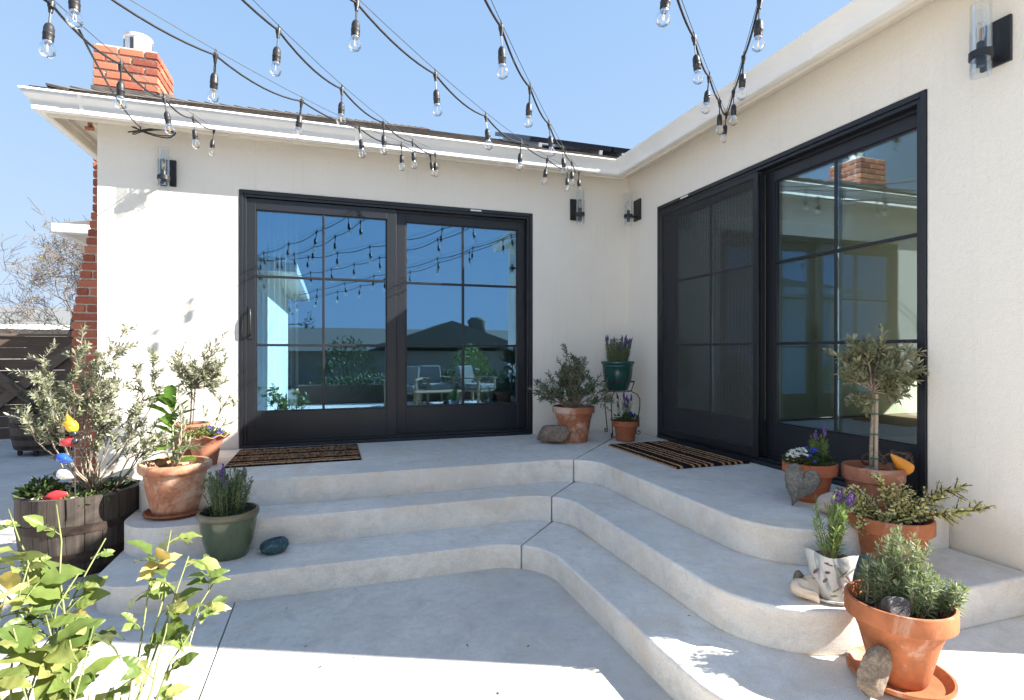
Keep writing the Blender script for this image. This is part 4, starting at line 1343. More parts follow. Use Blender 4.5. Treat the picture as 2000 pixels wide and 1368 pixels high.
for (ad, z, L, W, tl, mm) in [(-122, .142, .034, .006, -.1, mv), (-70, .085, .05, .0045, -.75, mv), (-135, .075, .026, .006, .9, mv), (-128, .108, .018, .006, .3, mv), (-98, .116, .045, .004, -1.0, mg), (-90, .108, .04, .004, .8, mg), (-105, .045, .036, .004, .6, mg), (-80, .04, .03, .004, .9, mg), (-60, .12, .05, .0035, .5, mg), (-112, .02, .03, .004, .2, mg), (-50, .06, .04, .0045, -.6, mv), (-30, .10, .04, .005, .8, mv), (-160, .10, .04, .005, .8, mv), (-180, .06, .04, .004, .5, mg)]:
    sprig(R(ad), z, L, W, tl, mm, 'painted_sprig')
soil(t, .072, .135, 'soil_dry')
lavender(t, (.0, 0, .13), 24, .24, .062, .036, .0052, 'lf_lav_bright', 5, 'purple', 91, 30, 40, rad=.015)
o = saucer('saucer', 'small white ceramic saucer under the painted lavender pot', (-1.009, -3.211, H2+.001), .078, .016, 'painted')

heart_rock('heart_stone', 'small smooth cream heart shaped stone beside the painted lavender pot', (-1.100, -3.190, H2-.002), .120, .115, .050, 'rock_white', 2, R(-22), R(-55), YAW-.1, .03, 'stone')
rock('rock', 'grey green rock wedged between the painted pot and the jade pot', (-.80, -3.15, H2-.002), (.085, .06, .065), 'rock_green', 17, (0, -.5, YAW), 6, .12)
rock('stone', 'small brown stone hidden behind the left side of the painted pot', (-1.03, -3.09, H2-.002), (.03, .03, .03), 'rock_tan', 19, cuts=4, cat='stone')

saucer('saucer', 'wide terracotta saucer under the rosemary pot at the lower right', (-1.005, -3.470, H1+.001), .152, .030, 'tc_orange')
t = thing('potted_rosemary', 'large weathered terracotta pot of rosemary on the lowest step at the lower right', 'potted plant', (-1.015, -3.476, H1+.012), YAW)
pot_mesh(.156, .078, .262, .062, .014).build('pot', M['tc_orange'], t, smooth=35); soil(t, .136, .215)
rg = random.Random(101)
for i, (n, cx_, cy_, h, sp, sd) in enumerate([(24, .045, .05, .235, .075, 1), (24, .03, .0, .155, .09, 2), (12, -.045, .05, .150, .045, 3), (22, .095, -.02, .115, .085, 4)]):
    lavender(t, (cx_, cy_, .215), int(n*1.6), h, sp, .030, .0062, 'lf_rosemary', 0, 'purple', 110+sd, 60, 62, 'bark_grey', .05, .8)
rock('rock', 'dark marbled rock sitting inside the rosemary pot', (-1.087, -3.524, H1+.012+.205), (.052, .038, .045), 'rock_dark', 23, (0, .3, YAW), 6, .12)
rock('rock', 'angular tan rock propped against the rosemary pot saucer', (-1.185, -3.518, H1-.003), (.072, .055, .088), 'rock_tan', 33, (.1, .35, YAW+.3), 8, .16)

# ------------------------------------------------------------------ left-hand group
saucer('saucer', 'terracotta saucer under the large pot on the left end of the middle step', (-3.637, -1.208, H2+.001), .158, .026, 'tc_plain')
t = thing('potted_fig', 'large weathered terracotta pot with a fig plant and an olive sapling on the left steps', 'potted plant', (-3.637, -1.208, H2+.010), YAW)
mb = MB(); mb.lathe([(.05, 0), (.108, 0), (.113, .006), (.124, .05), (.140, .11), (.152, .17), (.158, .225), (.163, .232), (.176, .238), (.184, .250), (.186, .266), (.182, .280), (.172, .288), (.160, .284), (.152, .262), (.145, .20)], 48)
mb.build('pot', M['tc_old'], t, smooth=40); soil(t, .152, .252, 'soil_dry')
# fig: large leaves, each its own part
def big_leaf_mesh(name, L, W, mat, shape, curl=.25, fold=.25, n=7):
    mb = MB(); vs = []
    for i in range(n+1):
        u = i/n
        if shape == 'fiddle': w_ = W*(.30+.70*u**1.0)*math.sqrt(max(0, 1-((u-.62)/.66)**2*.9 if u > .62 else 1))*min(1, u*5+.05); w_ *= (1 if u < .97 else .45)
        else: w_ = W*math.sin(math.pi*min(1, (u*.93+.02)**.8))*(1 if u < .96 else .35)
        x = 0; y = L*u; z = -curl*L*u*u
        vs += [(-w_/2, y, z+fold*w_/2+.004*math.sin(i*2)), (-w_/4, y+.002, z+fold*w_*.18), (0, y, z), (w_/4, y+.002, z+fold*w_*.18), (w_/2, y, z+fold*w_/2-.004*math.sin(i*2.4))]
    mb.add(vs, [(5*i+k, 5*i+k+1, 5*i+5+k+1, 5*i+5+k) for i in range(n) for k in range(4)])
    return mb.mesh(name, mat, True)
fig_me = [big_leaf_mesh('leaf', .15, .085, M['lf_fiddle'], 'fiddle', c, f) for c, f in ((.15, .3), (.45, .2), (.3, .45))]
stem = [Vector((-.04, .05, .24)), Vector((-.05, .06, .34)), Vector((-.06, .07, .45)), Vector((-.065, .075, .60))]
mb = MB(); mb.tube(stem, [.007, .006, .005, .004], 7); mb.build('stem', M['bark_grey'], t, smooth='all')
rg = random.Random(55)
def orient(o, d, n):
    d = d.normalized(); x = d.cross(n).normalized(); n = x.cross(d)
    o.rotation_mode = 'QUATERNION'
    o.rotation_quaternion = Matrix((x, d, n)).transposed().to_quaternion()
nf = 22
for k in range(nf):
    u = k/(nf-1); p, tt = along(stem, .12+.87*u)
    a = k*2.4+.6; el = .15+.75*u
    d = Vector((math.cos(a)*(1-el*.5), math.sin(a)*(1-el*.5), el*.9))
    lf_ = link('leaf', fig_me[k % 3], t, p)
    s = (.72+.3*rg.random())*(1.0 if u < .9 else .9); lf_.scale = (s, s, s)
    orient(lf_, d, Vector((0, 0, 1))+Vector((rg.uniform(-.4, .4), rg.uniform(-.4, .4), 0)))
for (p, d, n, s) in [((-.055, .07, .57), (-.15, -.05, 1), (.25, -1, .25), 1.0), ((-.06, .075, .59), (-.75, .1, .55), (.1, -.6, .8), .95)]:
    lf_ = link('leaf', fig_me[0], t, p); lf_.scale = (s, s, s); orient(lf_, Vector(d), Vector(n))
shrub(t, (.01, -.02, .25), [(.03, -.03, .66), (.06, .0, .50), (-.06, -.03, .42), (.10, -.03, .40), (.04, -.03, .56)], 3, 8, .05, .010, 'lf_olive_silver', 'bark_pale', 56, .0042, .08, 45, start=.3)
mb = MB()
mb.obox((-.10, -.075, .262), Vector((1, .3, 0)).normalized(), Vector((-.3, 1, 0)).normalized(), (0, 0, 1), .035, .022, .006); mb.obox((-.02, .07, .263), Vector((1, -.2, 0)).normalized(), Vector((.2, 1, 0)).normalized(), (0, .2, 1), .045, .026, .006)
mb.build('pot_shard', M['tc_old'], t, bevel=.003)

t = thing('potted_flowers', 'fluted pink terracotta pot of trailing green and blue flowers beside the left door', 'potted plant', (-3.600, -.600, H3), YAW)
def flute(r, z, a, i):
    k = max(0, (z-.145)/.06)
    return r*(1+.035*k*math.sin(a*11)), z+.008*k*math.sin(a*11+.8)
mb = MB(); mb.lathe([(.03, 0), (.064, 0), (.068, .005), (.080, .07), (.092, .13), (.108, .165), (.132, .188), (.150, .200), (.149, .205), (.130, .196), (.104, .168), (.09, .13)], 88, fn=flute)
mb.build('pot', M['tc_flute'], t, smooth=40); soil(t, .098, .155)
mound(t, (.0, 0, .165), .125, .11, .085, 800, .022, .009, 'lf_mid', 57, [('blue', .08, -.04, .05, 20), ('purple', -.02, .0, .09, 5)])
shrub(t, (.02, 0, .17), [(.17, -.02, .46), (.22, .0, .44), (.13, -.02, .40), (.08, .02, .46), (.20, 0, .30), (-.03, .02, .42)], 1, 6, .045, .013, 'lf_olive_silver', 'stem_green', 58, .0022, .06, 40, bow=.10, start=.5)

t = thing('potted_olive_tree', 'dusty terracotta jar with a slim grey olive tree behind the fluted pot', 'potted plant', (-3.745, -.33, H3), YAW)
mb = MB(); mb.lathe([(.04, 0), (.085, 0), (.10, .04), (.118, .11), (.122, .17), (.112, .215), (.118, .228), (.126, .240), (.122, .255), (.112, .256), (.105, .23)], 40)
mb.build('pot', M['tc_dark'], t, smooth=40); soil(t, .104, .22)
rg = random.Random(61); tips = []
for k in range(30):
    a = rg.uniform(0, 6.28); q = math.sqrt(rg.random())
    tips.append((.04+.21*q*math.cos(a), .13*q*math.sin(a), .62+.20*rg.uniform(-1, 1)*(1-q*.4)))
tips += [(.24, -.03, .86), (.27, -.02, .70), (.20, 0, .80), (.22, -.02, .62), (-.13, 0, .66)]
mb = MB(); mb.tube([(-.01, 0, .21), (.0, 0, .35), (.005, 0, .50)], .006, 6); mb.tube([(.01, .0, .21), (.02, 0, .36), (.03, 0, .52)], .005, 6); mb.build('trunk', M['bark_grey'], t, smooth='all')
shrub(t, (.01, 0, .50), tips, 3, 12, .042, .011, 'lf_olive_silver', 'bark_grey', 62, .0035, .085, 46, start=.4)

t = thing('potted_lavender', 'olive green glazed pot of lavender on the lowest left step', 'potted plant', (-3.311, -1.544, H1), YAW)
mb = MB(); mb.lathe([(.05, 0), (.088, 0), (.094, .006), (.104, .03), (.122, .09), (.134, .15), (.139, .205)], 48); 
mb.lathe([(.139, .2052), (.146, .209), (.150, .222), (.150, .236), (.145, .245), (.135, .245), (.129, .235), (.122, .18)], 48)
mb.f = [f for f in mb.f if len(f) <= 4 or min(mb.v[i][2] for i in f) < .01]
pt = mb.build('pot', M['glaze_olive'], t, smooth=35)
mb = MB(); mb.lathe([(.1402, .2085), (.1466, .211), (.1506, .222), (.1506, .236), (.1455, .2455), (.1350, .2455)], 48); mb.f = [f for f in mb.f if len(f) == 4]; mb.build('pot_rim', M['glaze_rim'], t, smooth=40)
soil(t, .124, .205)
lavender(t, (-.01, .01, .205), 85, .225, .125, .030, .0062, 'lf_lavender', 5, 'purple', 77, 46, 46, rad=.08, upright=1.0)

# speckled blue stone bowl
mb = MB(); mb.lathe([(.02, 0), (.045, .002), (.062, .014), (.071, .034), (.066, .056), (.052, .070), (.040, .073), (.034, .066), (.028, .048), (.0, .042)], 36, fn=lambda r, z, a, i: (r*(1+.05*math.sin(a*2+.7)), z*(1+.09*math.sin(a+2.2))))
o = mb.build('stone_bowl', M['rock_blue'], None, smooth=True); o.location = (-3.084, -1.572, H1)
props(o, 'small speckled blue stone bowl on the lowest left step', 'bowl')

# ------------------------------------------------------------------ half barrels
def barrel(lbl, loc, Rr, Rb, h, hoops, mat, casters, rz=0.0, nst=22):
    t = thing('barrel_planter', lbl, 'planter', loc, rz)
    z0 = .075 if casters else 0.0
    rgb = random.Random(int(Rr*1000))
    def rad(u): return Rb+(Rr-Rb)*u+.018*math.sin(math.pi*u)
    for k in range(nst):
        a0 = 2*math.pi*(k+.02)/nst; a1 = 2*math.pi*(k+.98)/nst
        mb = MB(); vs = []
        dh = rgb.uniform(-.006, .006)
        for i in range(6):
            u = i/5; ro = rad(u); ri = ro-.026; z = z0+(h+dh*(u == 1))*u
            for a, r in ((a0, ro), ((a0+a1)/2, ro+.002), (a1, ro), (a1, ri), (a0, ri)): vs.append((r*math.cos(a), r*math.sin(a), z))
        fs = [(5*i+j, 5*i+(j+1) % 5, 5*i+5+(j+1) % 5, 5*i+5+j) for i in range(5) for j in range(5)]
        fs += [(4,3,2,1,0), (25,26,27,28,29)]
        mb.add(vs, fs); mb.build('stave', M[mat], t)
    for (u, hw) in hoops:
        mb = MB(); r1 = rad(u-hw/h/2)+.0035; r2 = rad(u+hw/h/2)+.0035; z1 = z0+h*u-hw/2; z2 = z0+h*u+hw/2
        mb.lathe([(r1-.004, z1), (r1+.001, z1), (r2+.001, z2), (r2-.004, z2)], 44); mb.f = [f for f in mb.f if len(f) == 4]; mb.build('hoop', M['hoop'], t, smooth=40)
    mb = MB(); mb.disc((0, 0, z0+h-.07), Rr-.03, 28, .012); mb.build('soil', M['soil'], t)
    if casters:
        for k in range(5):
            a = R(-150+k*60)
            mb = MB(); x, y = (Rb-.05)*math.cos(a), (Rb-.05)*math.sin(a)
            mb.lathe([(0, -.011), (.024, -.011), (.026, -.006), (.026, .006), (.024, .011), (0, .011)], 14)
            mb.v = [(x+vx, y+vz, .027+vy) for vx, vy, vz in mb.v]
            mb.box(x-.02, x+.02, y-.016, y-.012, .025, .076); mb.box(x-.02, x+.02, y+.012, y+.016, .025, .076)
            mb.build('caster', M['caster'], t)
    return t
bf = barrel('weathered oak half barrel planter with a silvery shrub at the left end of the steps', (-4.155, -1.02, 0), .285, .24, .43, [(.62, .045), (.25, .06), (.05, .04)], 'stave', False, YAW)
tipsW = [(-3.88,-1.172,1.353),(-4.283,-1.144,1.20),(-4.127,-1.091,1.295),(-4.043,-1.013,1.208),(-3.759,-1.16,1.208),(-4.298,-1.245,1.101),(-4.31,-1.293,.904),(-4.191,-1.175,1.013),(-3.972,-1.037,.999),(-3.798,-1.20,.92),(-4.072,-1.109,1.093),(-3.859,-1.074,1.119),(-4.195,-1.279,.912),(-3.70,-1.30,.74),
         (-4.33,-1.0,1.05),(-4.12,-1.2,1.21),(-3.98,-1.2,1.10),(-4.02,-1.18,.88),(-3.9,-1.15,1.02),(-3.92,-1.22,.84),(-4.08,-.95,1.0),(-4.14,-1.22,1.08),(-3.84,-1.1,.80),(-4.25,-1.22,.98),(-3.95,-1.1,1.23)]
iv = Matrix.Translation(Vector((-4.155, -1.02, 0))) @ Matrix.Rotation(YAW, 4, 'Z'); iv.invert()
shrub(bf, iv @ Vector((-4.08, -1.08, .40)), [iv @ Vector(q) for q in tipsW], 9, 18, .036, .0118, 'lf_olive_silver', 'bark_grey', 87, .0045, .085, 50, wob=.035, bow=.10, start=.52)
shrub(bf, iv @ Vector((-4.0, -1.0, .40)), [iv @ Vector(q) for q in [(-3.75,-.86,.72),(-3.82,-.84,.62),(-3.78,-.95,.80),(-3.86,-.9,.75)]], 5, 12, .040, .010, 'lf_olive', 'bark_grey', 88, .004, .07, 46)
mound(bf, (-.16, -.08, .37), .10, .10, .12, 260, .045, .022, 'lf_dark', 89)
mound(bf, (.10, -.12, .37), .16, .11, .06, 300, .028, .012, 'lf_mid', 90)
mound(bf, (.02, .12, .37), .18, .12, .08, 260, .035, .015, 'lf_dark', 91)
for i, (x, y, s, mm, lb) in enumerate([(-.19, -.20, (.05, .035, .022), 'rock_white', 'pale flat stone on the left rim of the front barrel'), (-.08, -.235, (.06, .03, .024), 'rock_dark', 'dark flat stone on the front rim of the front barrel'), (.13, -.225, (.05, .035, .028), 'rock_white', 'pale stone at the right front of the front barrel'), (.02, -.245, (.04, .026, .02), 'rock_grey', 'grey pebble at the front edge of the front barrel')]):
    p = iv.inverted() @ Vector((x*.74, y*.74, .375))
    rock('stone', lb, p, s, mm, 40+i, (0, 0, i), 2, .08, 'stone', .01)
p = iv.inverted() @ Vector((-.01, -.17, .400))
o = thing('red_ornament', 'shiny red ceramic leaf shaped ornament among the stones in the front barrel', 'ornament', p, YAW)
mb = MB(); mb.lathe([(0, -.065), (.012, -.055), (.026, -.02), (.030, .01), (.018, .04), (.006, .06), (0, .064)], 16); b_ = mb.build('body', M['red'], o, smooth=True); b_.rotation_euler = (0, R(78), .2); b_.location = (0, 0, .03)

t = thing('bird_totem', 'stacked ceramic bird totem in yellow red blue and white rising from the front barrel', 'ornament', (-4.105, -1.315, .36), YAW)
mb = MB(); mb.tube([(.035, 0, 0), (.03, 0, .56)], .0028, 6); mb.build('rod', M['wire'], t)
def bird(z, x, mat, flip, s=1.0, up_=False):
    mb = MB(); prof = [(0, -.060), (.006, -.050), (.014, -.035), (.026, -.010), (.031, .012), (.026, .034), (.014, .048), (0, .053)]
    mb.lathe([(r*s, q*s) for r, q in prof], 16)
    th = (R(158) if up_ else R(72))*flip
    mb.v = [tuple(Matrix.Rotation(th, 3, 'Y') @ Vector(v)) for v in mb.v]
    b = mb.build('bird', M[mat], t, smooth=True); b.location = (x, 0, z)
    hd_ = MB(); q = Vector((math.sin(th), 0, math.cos(th)))*.050*s
    hd_.sphere((q.x, q.y-.004, q.z-.006), .020*s, .020*s, .018*s, 12, 8)
    bt = hd_.v[:]
    dx = 1 if q.x > 0 else -1
    hd_.tube([(q.x+.012*dx*s, -.004, q.z-.006), (q.x+.045*dx*s, -.004, q.z-.012)], [.007*s, .0008], 6)
    h_ = hd_.build('head', M['blackc'], b, smooth='all')
    wg = MB(); wg.sphere((0, -.026*s, .004), .030*s, .007*s, .016*s, 10, 6); wg.build('wing', M[mat], b, smooth='all')
bird(.475, .012, 'yellow', 1, .95, True)
bird(.380, -.005, 'red', 1, .88)
bird(.292, -.020, 'bluec', -1, .88)
bird(.207, -.018, 'whitec', -1, .88)

fb = barrel('dark oak half barrel planter on casters by the wooden gate', (-6.03, 3.20, 0), .325, .28, .42, [(.70, .05), (.35, .05), (.08, .04)], 'stave_dark', True, 0, 20)
mound(fb, (0, 0, .46), .28, .26, .14, 700, .05, .012, 'lf_hedge', 93)
shrub(fb, (0, .05, .45), [(-.25, 0, .70), (.2, 0, .85), (.1, 0, .95), (-.35, 0, .88), (.28, 0, .78), (-.1, .1, .9)], 5, 14, .05, .006, 'lf_hedge', 'bark_dark', 94, .005, .12, 45, shape='lance')

# ------------------------------------------------------------------ wooden gate
gate = thing('wooden_gate', 'dark brown board gate with crossed braces beyond the chimney', 'gate', (-6.75, 4.40, 0))
for k in range(9):
    mb = MB(); mb.box(-1.2, .95, .0, .022, .03+k*.155, .03+k*.155+.149); mb.build('plank', M['plank'], gate, bevel=.004)
mb = MB(); mb.box(-1.2, .95, -.03, .04, 1.425, 1.455); mb.build('cap_rail', M['brace'], gate, bevel=.004)
def gx(px): return -7.02+px*.00655+6.75
def gz(py): return 1.22-(py-686)/1073*7.4
for k, (a, b) in enumerate([((142, 668), (-70, 845)), ((-80, 668), (132, 845))]):
    mb = MB(); mb.beam((gx(a[0]), -.026-.042*k, gz(a[1])), (gx(b[0]), -.026-.042*k, gz(b[1])), .036, .13, (0, 1, 0) if False else (0, 0, 1)); mb.build('brace', M['brace'], gate, bevel=.004)
for x in (-1.25, .98):
    mb = MB(); mb.box(x-.05, x+.05, -.05, .05, 0, 1.5); mb.build('post', M['plank'], gate, bevel=.006)

# ------------------------------------------------------------------ neighbourhood
nh = thing('neighbour_house', 'low grey roofed neighbour house seen over the wooden gate', 'house', (-11, 15.5, 0), R(12))
mb = MB(); mb.box(-6, 5, 0, 6, 0, 2.0); mb.build('wall', M['wall_grey'], nh)
mb = MB(); mb.add([(-6.4,-.5,1.97),(5.4,-.5,1.97),(5.4,3,2.72),(-6.4,3,2.72),(5.4,6.5,1.97),(-6.4,6.5,1.97)], [(0,1,2,3),(3,2,4,5),(0,3,5),(1,4,2)]); mb.build('roof', M['roof_far'], nh)
mb = MB(); mb.box(-6.4, 5.4, -.56, -.5, 1.86, 2.0); mb.build('fascia', M['wall_white'], nh)
for x in (-.5, 1.2, 3.2):
    mb = MB(); mb.box(x, x+1.5, -.05, -.005, .7, 1.7); wdw = mb.build('window', M['wall_white'], nh)
    mb = MB()
    for q in range(3):
        for r_ in range(2): mb.box(x+.07+q*.46, x+.07+q*.46+.43, -.06, -.051, .78+r_*.44, .78+r_*.44+.40)
    mb.build('pane', M['far_pane'], wdw)
mb = MB(); mb.box(-2.6, -1.6, -.03, -.004, 0, 1.8); mb.build('door', M['brace'], nh)

ng = thing('neighbour_gable', 'white gabled neighbour house edge at the far left', 'house', (-14.2, 10.2, 0), R(0))
mb = MB(); mb.box(-4, 0, 0, 4, 0, 2.75); mb.build('wall', M['wall_white'], ng)
mb = MB(); mb.add([(-4,-.3,4.3),(.4,-.3,2.75),(.4,4,2.75),(-4,4,4.3),(-4,-.3,4.42),(.4,-.3,2.9),(.4,4,2.9),(-4,4,4.42)], [(0,1,2,3),(4,5,6,7),(0,1,5,4),(1,2,6,5)]); mb.build('roof', M['wall_white'], ng)

def bare_tree(name, lbl, loc, h, spread, seed, mat, levels=5, lean=(0, 0), leafmat=None, nleaf=0, r0=.09, leafsize=.09):
    rg = random.Random(seed); t = thing(name, lbl, 'tree', loc)
    tr = MB(); tw = MB(); ends = []
    def grow(p, d, L, r, lv):
        n = 4; pts = [p]; q = p
        for i in range(n):
            d = (d+Vector((rg.gauss(0, .14), rg.gauss(0, .14), rg.gauss(.03, .10)))).normalized(); q = q+d*L/n; pts.append(q)
        (tr if lv >= levels-1 else tw).tube(pts, [max(.004, r*(1-.4*i/n)) for i in range(n+1)], 6 if lv >= levels-1 else (4 if lv > 1 else 3), False)
        if lv <= 2: ends.append((pts, d))
        if lv == 0: return
        for k in range(rg.choice((3, 3, 4)) if lv > 1 else 4):
            u = rg.uniform(.35, 1.0) if k else 1.0
            pp, tt = along(pts, min(.999, u)); tt, s, b = frame(tt); a = rg.uniform(0, 6.28); f = rg.uniform(.35, .8)
            nd = (tt*(1-f*.4)+(s*math.cos(a)+b*math.sin(a))*f*spread).normalized()
            grow(pp, nd, L*rg.uniform(.58, .85), r*.6*(1.0 if k == 0 else .8), lv-1)
    grow(Vector((0, 0, 0)), Vector((lean[0], lean[1], 1)).normalized(), h*.36, r0, levels)
    tr.build('trunk', M[mat], t, smooth='all'); tw.build('twig', M[mat], t, kind='stuff')
    if leafmat:
        lf = MB()
        for k in range(nleaf):
            pts, d = rg.choice(ends); p, tt = along(pts, rg.random())
            leaf(lf, p, Vector((rg.gauss(0, 1), rg.gauss(0, 1), rg.gauss(-.2, .6))), Vector((rg.gauss(0, 1), rg.gauss(0, 1), 1)), leafsize*rg.uniform(.6, 1.2), leafsize*.5, 'lance')
        stuff(lf.build('crown', M[leafmat], t))
    return t
bare_tree('bare_tree', 'bare winter tree with a few yellow leaves behind the gate', (-7.75, 8.7, 0), 4.7, 1.35, 9, 'bark_tree', 7, (-.22, .05), 'lf_far', 420, .10, .07)
sh = thing('distant_shrub', 'olive brown bush below the white gable at the far left', 'shrub', (-12.6, 10.2, 0))
mound(sh, (0, 0, 1.0), 1.0, .8, 1.35, 1500, .16, .07, 'lf_far', 95)
mb = MB(); mb.tube([(0, 0, 0), (.05, 0, .7), (0, 0, 1.3)], [.08, .06, .03], 6); mb.build('trunk', M['bark_dark'], sh)

# ------------------------------------------------------------------ behind the camera, seen in the glass
ga = thing('garage', 'pale garage with white eaves reflected at the left of the left glass door', 'garage', (-3.75, -4.70, 0))
mb = MB(); mb.box(-4.2, 0, -4.5, 0, 0, 2.55); mb.build('wall', M['wall_white'], ga)
mb = MB()
e = .36
mb.add([(-4.6,e,2.56),(e,e,2.56),(e,-4.9,2.56),(-4.6,-4.9,2.56),(-2.1,-2.1,3.45),(-2.1,-2.5,3.45)], [(0,1,4),(1,2,5,4),(2,3,5),(3,0,4,5)]); mb.build('roof', M['shingle'], ga)
mb = MB(); mb.box(-4.6, e, e-.02, e+.10, 2.44, 2.58); mb.box(e, e+.10, -4.9, e+.10, 2.44, 2.58); mb.build('gutter', M['gutter'], ga)
mb = MB(); mb.box(-4.6, e, 0, e, 2.50, 2.53); mb.box(0, e, -4.9, 0, 2.50, 2.53); mb.build('soffit', M['trim'], ga)

fh = thing('back_house', 'low tan house with brown gabled roof reflected in the left glass door', 'house', (-1.0, -15.5, 0))
mb = MB(); mb.box(-9, 8, -6, 0, 0, 1.25); mb.build('wall', M['wall_tan'], fh)
mb = MB()
mb.add([(-9.4,.4,1.22),(8.4,.4,1.22),(8.4,-3,2.15),(-9.4,-3,2.15),(8.4,-6.4,1.22),(-9.4,-6.4,1.22)], [(0,1,2,3),(3,2,4,5),(0,3,5),(1,4,2)])
mb.add([(-.5,.45,1.35),(5.5,.45,1.35),(2.5,.45,2.35),(2.5,-3,2.35)], [(0,1,2),(0,2,3),(1,3,2)])
mb.build('roof', M['roof_brown'], fh)
mb = MB(); mb.lathe([(.42, 1.9), (.36, 2.3), (.42, 2.5), (.28, 2.66), (0, 2.7)], 14, (4.2, -2.5, 0)); mb.build('chimney', M['roof_brown'], fh, smooth='all')
bare_tree('garden_tree', 'spreading dark garden tree reflected in the left pane of the left glass door', (-4.9, -14.2, 0), 4.6, 1.2, 13, 'bark_dark', 5, (.1, 0), 'lf_hedge', 500, .12, .10)
for i, (x, y, rx, h, lb) in enumerate([(-2.35, -10.6, .75, 1.45, 'tall dark hedge bush reflected left of the door meeting stile'), (1.0, -10.3, .6, 1.25, 'leafy potted bush reflected at the right of the left glass door')]):
    b_ = thing('garden_bush', lb, 'bush', (x, y, 0)); mound(b_, (0, 0, .15), rx, rx*.8, h, 1500, .09, .04, 'lf_hedge' if i == 0 else 'lf_mid', 120+i)
    mb = MB(); mb.tube([(0, 0, 0), (.03, 0, .4), (0, 0, .8)], [.05, .04, .02], 6); mb.build('stem', M['bark_dark'], b_)

hg = thing('garden_hedge', 'long low dark hedge reflected behind the lounge chairs', 'hedge', (-.2, -8.75, 0))
mound(hg, (0, 0, .05), 3.4, .45, .72, 5200, .085, .035, 'lf_hedge', 131)
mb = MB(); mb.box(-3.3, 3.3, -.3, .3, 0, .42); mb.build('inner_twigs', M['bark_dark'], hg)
def lounge(lbl, loc, rz):
    t = thing('lounge_chair', lbl, 'chair', loc, rz, 'lounge chairs on the patio')
    for x in (-.33, .33):
        for y in (-.32, .32):
            mb = MB(); mb.box(x-.025, x+.025, y-.025, y+.025, 0, .58 if y > 0 else .36); mb.build('leg', M['sofa_wood'], t)
        mb = MB(); mb.box(x-.035, x+.035, -.36, .38, .582, .61); mb.build('armrest', M['sofa_wood'], t)
    mb = MB(); mb.box(-.30, .30, -.34, .36, .28, .33); mb.build('seat_frame', M['sofa_wood'], t)
    mb = MB(); mb.box(-.29, .29, -.26, .36, .332, .46); mb.build('seat_cushion', M['fabric'], t, bevel=.04, segs=3)
    mb = MB(); mb.obox((0, -.30, .63), (1, 0, 0), (0, 1, .25), (0, -.25, 1), .28, .065, .24); mb.build('back_cushion', M['fabric'], t, bevel=.04, segs=3)
    return t
lounge('grey cushioned wooden lounge chair reflected at the left of the right pane', (-1.25, -7.4, 0), R(20))
lounge('grey cushioned wooden lounge chair reflected in the middle of the right pane', (-.45, -7.9, 0), R(-15))
lounge('grey cushioned wooden lounge chair reflected near the right jamb', (.45, -7.6, 0), R(-40))
t = thing('coffee_table', 'low slatted wooden coffee table reflected between the lounge chairs', 'table', (-.6, -6.7, 0))
for k in range(7):
    mb = MB(); mb.box(-.5, .5, -.33+k*.095, -.33+k*.095+.085, .34, .365); mb.build('slat', M['sofa_wood'], t)
for x in (-.46, .46):
    for y in (-.29, .29):
        mb = MB(); mb.box(x-.03, x+.03, y-.03, y+.03, 0, .339); mb.build('leg', M['sofa_wood'], t)

# ------------------------------------------------------------------ rose bush in the foreground
rose = thing('rose_bush', 'sunlit yellow green rose bush in the lower left foreground', 'bush', (-3.38, -3.32, 0))
ro = Vector((-3.38, -3.32, 0))
rg = random.Random(202)
rose_me = [big_leaf_mesh('leaf', .076, .050, M['lf_rose'], 'ovate', c, f, 6) for c, f in ((.22, .22), (.55, .12), (.32, .48), (.08, .5), (.75, .3), (.4, -.2))]
rose_old = big_leaf_mesh('leaf', .062, .040, M['lf_rose_old'], 'ovate', .35, .2, 5)
canes = MB(); red = MB(); small = MB()
n_leaf = 0
LEAVES = []
def compound(p, d, s, old=False):
    """a rachis with one end leaflet and two pairs"""
    d = d.normalized(); t_, sd, b_ = frame(d)
    L = .075*s
    pts = [p, p+d*L*.5+Vector((0, 0, .004)), p+d*L]
    canes.tube(pts, [.0016, .0013, .001], 4)
    nrm = (b_*.5+Vector((.25, -.45, .5))+Vector((rg.uniform(-.6, .6), rg.uniform(-.6, .6), rg.uniform(-.3, .5)))).normalized()
    LEAVES.append((p+d*L, d, nrm, s*rg.uniform(.85, 1.15), old))
    for u, q in ((.45, .72), (.85, .88)):
        for sg in (-1, 1):
            LEAVES.append((p+d*L*u, (d*.45+sd*sg+b_*rg.uniform(-.25, .25)), nrm+Vector((rg.uniform(-.35, .35), rg.uniform(-.35, .35), 0)), s*q*rg.uniform(.8, 1.1), old))
def cane(p0, p1, n, r=.004, s=1.0, start=.35, redc=False, bow=.08):
    p0 = Vector(p0)-ro; p1 = Vector(p1)-ro
    path = stem_path(p0, p1, 8, bow, .012, rg)
    (red if redc else canes).tube(path, [r*(1-.55*i/8) for i in range(9)], 6)
    for k in range(n):
        u = start+(1-start)*(k+.6)/n; p, tt = along(path, min(.999, u)); tt, sd, b_ = frame(tt); a = k*2.4+rg.uniform(-.4, .4)
        d = tt*.55+(sd*math.cos(a)+b_*math.sin(a))*.9+Vector((0, 0, .15))
        compound(p, d, s*rg.uniform(.5, 1.2), rg.random() < .12)
    return path
base_pts = [(-3.42, -3.40, 0), (-3.33, -3.42, 0), (-3.45, -3.34, 0), (-3.30, -3.46, 0)]
